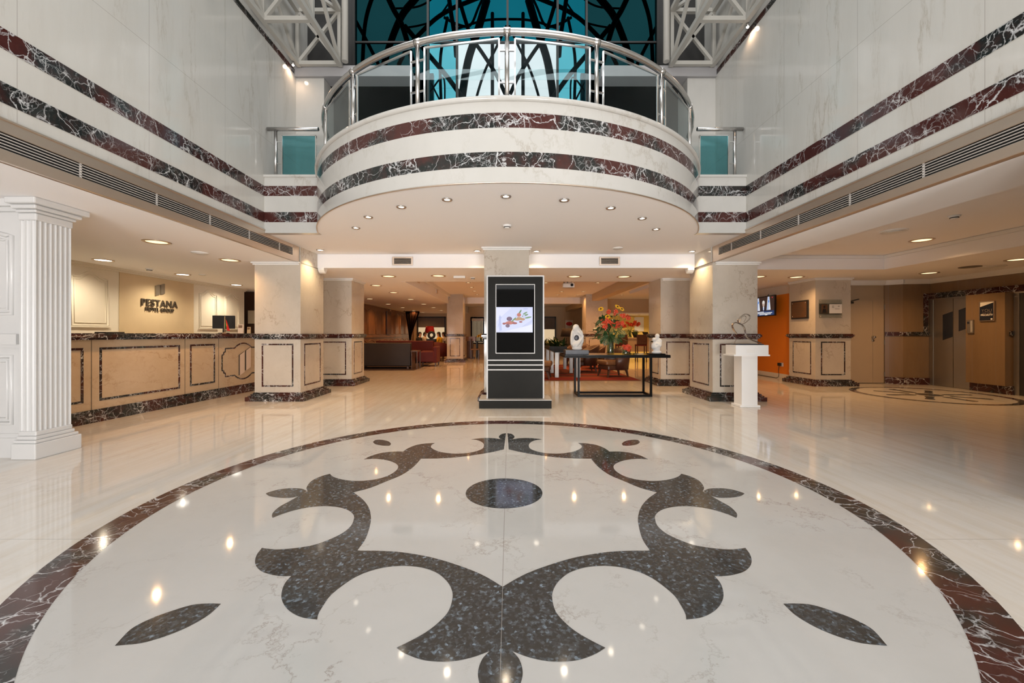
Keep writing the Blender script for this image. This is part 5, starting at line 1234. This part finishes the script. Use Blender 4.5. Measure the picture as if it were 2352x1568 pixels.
MB().box(a.x, b.x, 25.53, 25.58, a.z, b.z).build('frame', 'tan_wall', pc); MB().box(a.x + .05, b.x - .05, 25.52, 25.53, a.z + .05, b.z - .05).build('canvas', 'paper', pc); MB().ell(((a.x + b.x) / 2, 25.52, b.z - .28), (.2, .01, .12), 14).build('red_shape', 'redshade', pc)
# ------------------------------------------------------------------ lounge, left half
tag(MB().box(-5.95, -3.16, 13.45, 20.3, 0, .012).build('rug', 'brownrug', origin=(-4.5, 17, 0)), 'dark brown rug under the red seating', 'rug')
sf = thing('sofa', 'dark brown sofa seen from behind, left of the lounge', 'sofa', (-4.3, 14.3, .012))
MB().box(-5.3, -3.38, 13.9, 14.12, .10, .90).build('backrest', 'sofa', sf, bevel=.03); MB().box(-5.3, -3.38, 14.12, 14.85, .12, .42).build('seat', 'sofa', sf, bevel=.04)
for x in (-5.3, -3.58): MB().box(x, x + .2, 14.1, 14.85, .12, .62).build('armrest', 'sofa', sf, bevel=.04)
for x in (-5.2, -3.48):
    for yy in (13.96, 14.75): MB().box(x - .03, x + .03, yy - .03, yy + .03, .012, .13).build('leg', 'darkwood', sf)
bn = thing('bench_sofa', 'long red upholstered bench behind the brown sofa', 'sofa', (-4.4, 17.2, .012))
MB().box(-5.7, -3.25, 17.35, 17.6, .10, .915).build('backrest', 'red', bn, bevel=.04); MB().box(-5.7, -3.25, 16.7, 17.35, .10, .45).build('seat', 'red', bn, bevel=.05)
for x in (-5.5, -3.4): MB().box(x - .03, x + .03, 16.8, 16.86, .012, .11).build('leg', 'darkwood', bn)
ac = thing('armchair', 'red armchair beside the end of the brown sofa', 'chair', (-3.05, 15.1, .0))
MB().box(-2.86, -2.70, 14.75, 15.45, .13, .74).build('backrest', 'red', ac, bevel=.04); MB().box(-3.42, -2.86, 14.86, 15.34, .16, .44).build('seat', 'red', ac, bevel=.05)
for yy in (14.72, 15.34): MB().box(-3.40, -2.80, yy, yy + .12, .16, .56).build('armrest', 'red', ac, bevel=.04)
for x in (-3.36, -2.76):
    for yy in (14.8, 15.4): MB().box(x - .022, x + .022, yy - .022, yy + .022, 0, .17).build('leg', 'darkwood', ac)
ac.location.x += .02; ac.location.y += .32
et = thing('side_table', 'narrow brown wooden side table at the right end of the brown sofa', 'table', (-3.22, 14.0, 0.012))
MB().box(-3.33, -3.10, 13.75, 14.3, .60, .635).build('top', 'darkwood', et); MB().box(-3.32, -3.3, 13.76, 14.29, .012, .60).build('side_panel', 'darkwood', et)
for yy in (13.78, 14.27): MB().box(-3.14, -3.11, yy - .02, yy + .02, .012, .60).build('leg', 'darkwood', et)
t = copy_tree(tc0); t.location = (-3.05, 18.25, .012); t.rotation_euler.z = math.radians(160); tag(t, 'dark red tub chair beside the far left column', 'chair')
if 'group' in t: del t['group']
for c in KIDS(t):
    if c.name.split('.')[0] in ('backrest', 'seat_base', 'seat_cushion'):
        c.data = c.data.copy(); c.data.materials[0] = M['red']
dr = thing('drape', 'dark triangular gathered drape hanging by the back window', 'curtain', P(944, 715, 22.5))
N = 22; q = MB(); V = []
for j in range(9):
    v = j / 8
    for k in range(N + 1):
        u = k / N; x0 = 931 + 5 * v + (u * (31 * (1 - v) ** 1.15 + 2.5)); V.append(P(x0 + (4.5 * v), 715.5 + 66 * v, 22.5 + .022 * math.sin(u * 34) * (1 - v * .5)))
q.add(V, [(j * (N + 1) + k, j * (N + 1) + k + 1, (j + 1) * (N + 1) + k + 1, (j + 1) * (N + 1) + k) for j in range(8) for k in range(N)], 0, True)
o = q.build('cloth', 'drape', dr); s = o.modifiers.new('thickness', 'SOLIDIFY'); s.thickness = .02
MB().tube([P(927, 715, 22.5), P(963, 715, 22.5)], .02, 8).build('rod', 'darksteel', dr)
MB().bar(P(929, 715, 22.5), P(929, 712.6, 22.5), .02).build('hanger', 'darksteel', dr)
q = P(893, 767, 20.0); wp = thing('wall_panel', 'tall dark wall panel lit from above on the wood wall', 'wall decor', (-5.97, 20.1, 1.2))
MB().box(-5.99, -5.93, 19.75, 20.45, 1.18, 2.32).build('panel', 'darkwood', wp, bevel=.01)
MB().tube([(-5.9, 20.1, 2.36), (-5.9, 20.1, 2.42)], .05, 14).build('lamp', 'steel', wp)
b = bpy.data.objects.new('bulb', lamp_data('pic', 12, (1, .7, .4), 140)); COL.objects.link(b); b.parent = wp; b.location = (.1, 0, 1.22)
wd = MB()
for k in range(12):
    y0 = 13.2 + k * 1.02
    for z0, z1 in ((.15, .95), (1.2, 2.3)):
        pts = [(y0, z0), (y0 + .82, z0), (y0 + .82, z1 - .1)] + [(y0 + .82 - .82 * j / 8, z1 - .1 + .1 * math.sin(math.pi * j / 8)) for j in range(1, 8)] + [(y0, z1 - .1)]
        wd.tube([(-6.0, a, b_) for a, b_ in pts], .018, 6, 0, True)
wd.box(-6.0, -5.96, 12.7, 25.5, 1.05, 1.12)
struct(wd, 'trim_21', 'wood'); struct(MB().box(-6.0, -5.92, 12.6, 25.6, 2.44, 2.5), 'trim_22', 'tan_wall')
rl = thing('floor_lamp', 'floor lamp with a big red shade before the back window', 'lamp', P(987, 0, 23.6) * 1 + Vector((0, 0, -P(987, 0, 23.6).z)))
q = Vector(rl.location); MB().lathe([(.16, 0), (.16, .02), (.02, .04), (.014, .06), (.014, 1.2)], q, 18).build('stand', 'darksteel', rl); MB().lathe([(.30, 1.24), (.22, 1.66), (.215, 1.66), (.295, 1.24)], q, 22).build('lamp_shade', 'redshade', rl)
q = P(991, 778, 18.6); cn = thing('plinth_table', 'slim black plinth table carrying the black ring', 'table', (q.x, 18.6, 0.012))
MB().box(q.x - .2, q.x + .2, 18.42, 18.78, .012, q.z).build('body', 'dark', cn)
rs = MB().tube([(q.x + .13 * math.cos(a), 18.6, q.z + .175 + .13 * math.sin(a)) for a in [2 * math.pi * k / 28 for k in range(28)]], .055, 14, 0, True).build('ring_sculpture', 'dark', origin=(q.x, 18.6, q.z)); tag(rs, 'black ring sculpture standing before the red lamp', 'sculpture')
pd_ = thing('lectern', 'dark brown wooden lectern right of the far left column', 'lectern', (-1.93, 20.2, 0))
MB().box(-2.13, -1.73, 20.0, 20.4, 0, .06).build('base', 'darkwood', pd_); MB().box(-2.11, -1.80, 20.05, 20.35, .06, .86).build('body', 'darkwood', pd_); MB().box(-2.13, -1.66, 19.98, 20.42, .86, 1.08).build('top', 'wood', pd_)
bt = thing('breakfast_table', 'small dark dining table near the barred window', 'table', (-1.35, 20.8, 0))
MB().box(-1.75, -.75, 20.4, 21.2, .80, .85).build('tabletop', 'dark', bt)
for x in (-1.65, -.85):
    for yy in (20.5, 21.1): MB().box(x - .03, x + .03, yy - .03, yy + .03, 0, .80).build('leg', 'dark', bt)
bc = thing('breakfast_chair', 'brown chair left of the small dark dining table', 'chair', (-1.65, 19.5, 0))
MB().box(-1.85, -1.43, 19.3, 19.7, .44, .50).build('seat', 'tanleather', bc, bevel=.02); MB().box(-1.87, -1.81, 19.3, 19.7, .5, .98).build('backrest', 'leather', bc, bevel=.02)
for x in (-1.82, -1.46):
    for yy in (19.33, 19.67): MB().box(x - .02, x + .02, yy - .02, yy + .02, 0, .44).build('leg', 'darkwood', bc)
vase('little glass vase on the small dark dining table', -1.45, 20.7, .85, .05, .14)
bouquet('flower_arrangement', 'yellow flowers on the small dark dining table', (-1.45, 20.7, .97), 1.6, [], [(-.08, .08, 0), (0, .11, -.03), (.08, .08, 0), (.03, .05, -.06)], [], [(0, 0, 0, -1, .3, 0, .12, .2)], .08)
# ------------------------------------------------------------------ seated guests at the back
def person(label, x, y, face, shirt, hairm, longhair=False, lean=.06):
    t = thing('person', label, 'person', (x, y, 0)); t.rotation_euler.z = 0
    fx = face
    bm = bmesh.new(); sk = bm.verts.layers.skin.verify(); VV = {}
    def v(k, p, r, ro=False):
        a = bm.verts.new((p[0] * fx, p[1], p[2])); a[sk].radius = (r, r); a[sk].use_root = ro; VV[k] = a
    def e(*ks):
        for a, b in zip(ks, ks[1:]): bm.edges.new((VV[a], VV[b]))
    L_ = lean
    v('pel', (0, 0, .52), .13, True); v('w', (L_ * .4, 0, .70), .115); v('ch', (L_, 0, .92), .135); v('n', (L_ + .02, 0, 1.07), .05); v('hd', (L_ + .035, 0, 1.20), .085); v('top', (L_ + .03, 0, 1.27), .07); v('nose', (L_ + .115, 0, 1.195), .016)
    e('pel', 'w', 'ch', 'n', 'hd', 'top'); e('hd', 'nose')
    for s, k in ((1, 'a'), (-1, 'b')):
        v('sh' + k, (L_, s * .17, 1.0), .062); v('el' + k, (L_ + .10, s * .23, .76), .045); v('wr' + k, (L_ + .27, s * .14, .66), .028); v('pa' + k, (L_ + .34, s * .12, .63), .03)
        e('ch', 'sh' + k, 'el' + k, 'wr' + k, 'pa' + k)
        for i in range(4): v('f%d' % i + k, (L_ + .42 - abs(i - 1.4) * .012, s * (.12 + (i - 1.5) * .02), .60 - .004 * i), .0085); e('pa' + k, 'f%d' % i + k)
        v('th' + k, (L_ + .38, s * .07, .63), .009); e('pa' + k, 'th' + k)
        v('hp' + k, (.04, s * .09, .51), .09); v('kn' + k, (.44, s * .11, .50), .062); v('an' + k, (.42, s * .11, .09), .042); v('to' + k, (.52, s * .11, .045), .035); e('pel', 'hp' + k, 'kn' + k, 'an' + k, 'to' + k)
        v('ea' + k, (L_ + .03, s * .092, 1.195), .014); e('hd', 'ea' + k)
    me = bpy.data.meshes.new('body'); bm.to_mesh(me); bm.free(); me.materials.append(M['skin'])
    o = bpy.data.objects.new('body', me); COL.objects.link(o); o.parent = t
    k = o.modifiers.new('skin', 'SKIN'); k.use_smooth_shade = True
    s = o.modifiers.new('sub', 'SUBSURF'); s.levels = 1; s.render_levels = 1
    X = lambda a: x + a * fx
    sh = MB(); sh.lathe([(.12, .52), (.15, .56), (.15, .68), (.165, .86), (.17, .98), (.10, 1.04), (.06, 1.06)], (X(L_ * .6), y, 0), 18); sh.v = [Vector((X(L_ * .6) + (p.x - X(L_ * .6)) * .95, y + (p.y - y) * 1.18, p.z)) for p in sh.v]
    for s_ in (1, -1): sh.tube([(X(L_), y + s_ * .15, .99), (X(L_), y + s_ * .19, .97), (X(L_ + .10), y + s_ * .235, .76), (X(L_ + .25), y + s_ * .15, .67)], [.07, .072, .058, .042], 10)
    sh.build('shirt', shirt, t)
    tr_ = MB()
    for s_ in (1, -1): tr_.tube([(X(.0), y + s_ * .08, .52), (X(.42), y + s_ * .11, .51), (X(.46), y + s_ * .11, .46), (X(.42), y + s_ * .11, .12)], [.105, .08, .075, .055], 10)
    tr_.build('trousers', 'black_cloth', t)
    hr = MB(); hr.ell((X(L_ + .012), y, 1.235), (.098, .094, .088), 16); hr.ell((X(L_ - .03), y, 1.17), (.065, .088, .08), 14)
    if longhair: hr.ell((X(L_ - .05), y, 1.06), (.055, .09, .15), 14)
    hr.build('hair', hairm, t)
    ey = MB()
    for s_ in (1, -1): ey.ell((X(L_ + .105), y + s_ * .032, 1.22), (.008, .012, .008), 8)
    ey.ell((X(L_ + .108), y, 1.155), (.008, .026, .007), 8)
    ey.build('eyes_and_mouth', 'hair', t)
    ch = thing('cafe_chair', 'dark cafe chair under the %s' % label.replace('seated ', '').split(',')[0], 'chair', (x, y, 0))
    MB().box(x - .2, x + .2, y - .2, y + .2, .38, .415).build('seat', 'darkwood', ch); MB().box(X(-.23) - .02, X(-.23) + .02, y - .2, y + .2, .415, .85).build('backrest', 'darkwood', ch)
    for a in (-.17, .17):
        for c in (-.17, .17): MB().box(x + a - .018, x + a + .018, y + c - .018, y + c + .018, 0, .38).build('leg', 'darkwood', ch)
X_ = lambda px, d: (px - CX) / F * d
person('seated person with short dark hair and a black jacket, leftmost of the guests', X_(961, 21), 21.0, 1, 'black_cloth', 'hair')
person('seated person in a light shirt beside the person in black', X_(973, 22.0), 22.0, 1, 'grey_cloth', 'hair')
person('seated person with long dark hair and a yellow top', X_(1011, 21), 21.0, -1, 'yellow_cloth', 'hair', True)
person('seated person in a white shirt, rightmost of the guests', X_(1022, 22.0), 22.0, -1, 'white_cloth', 'hair')
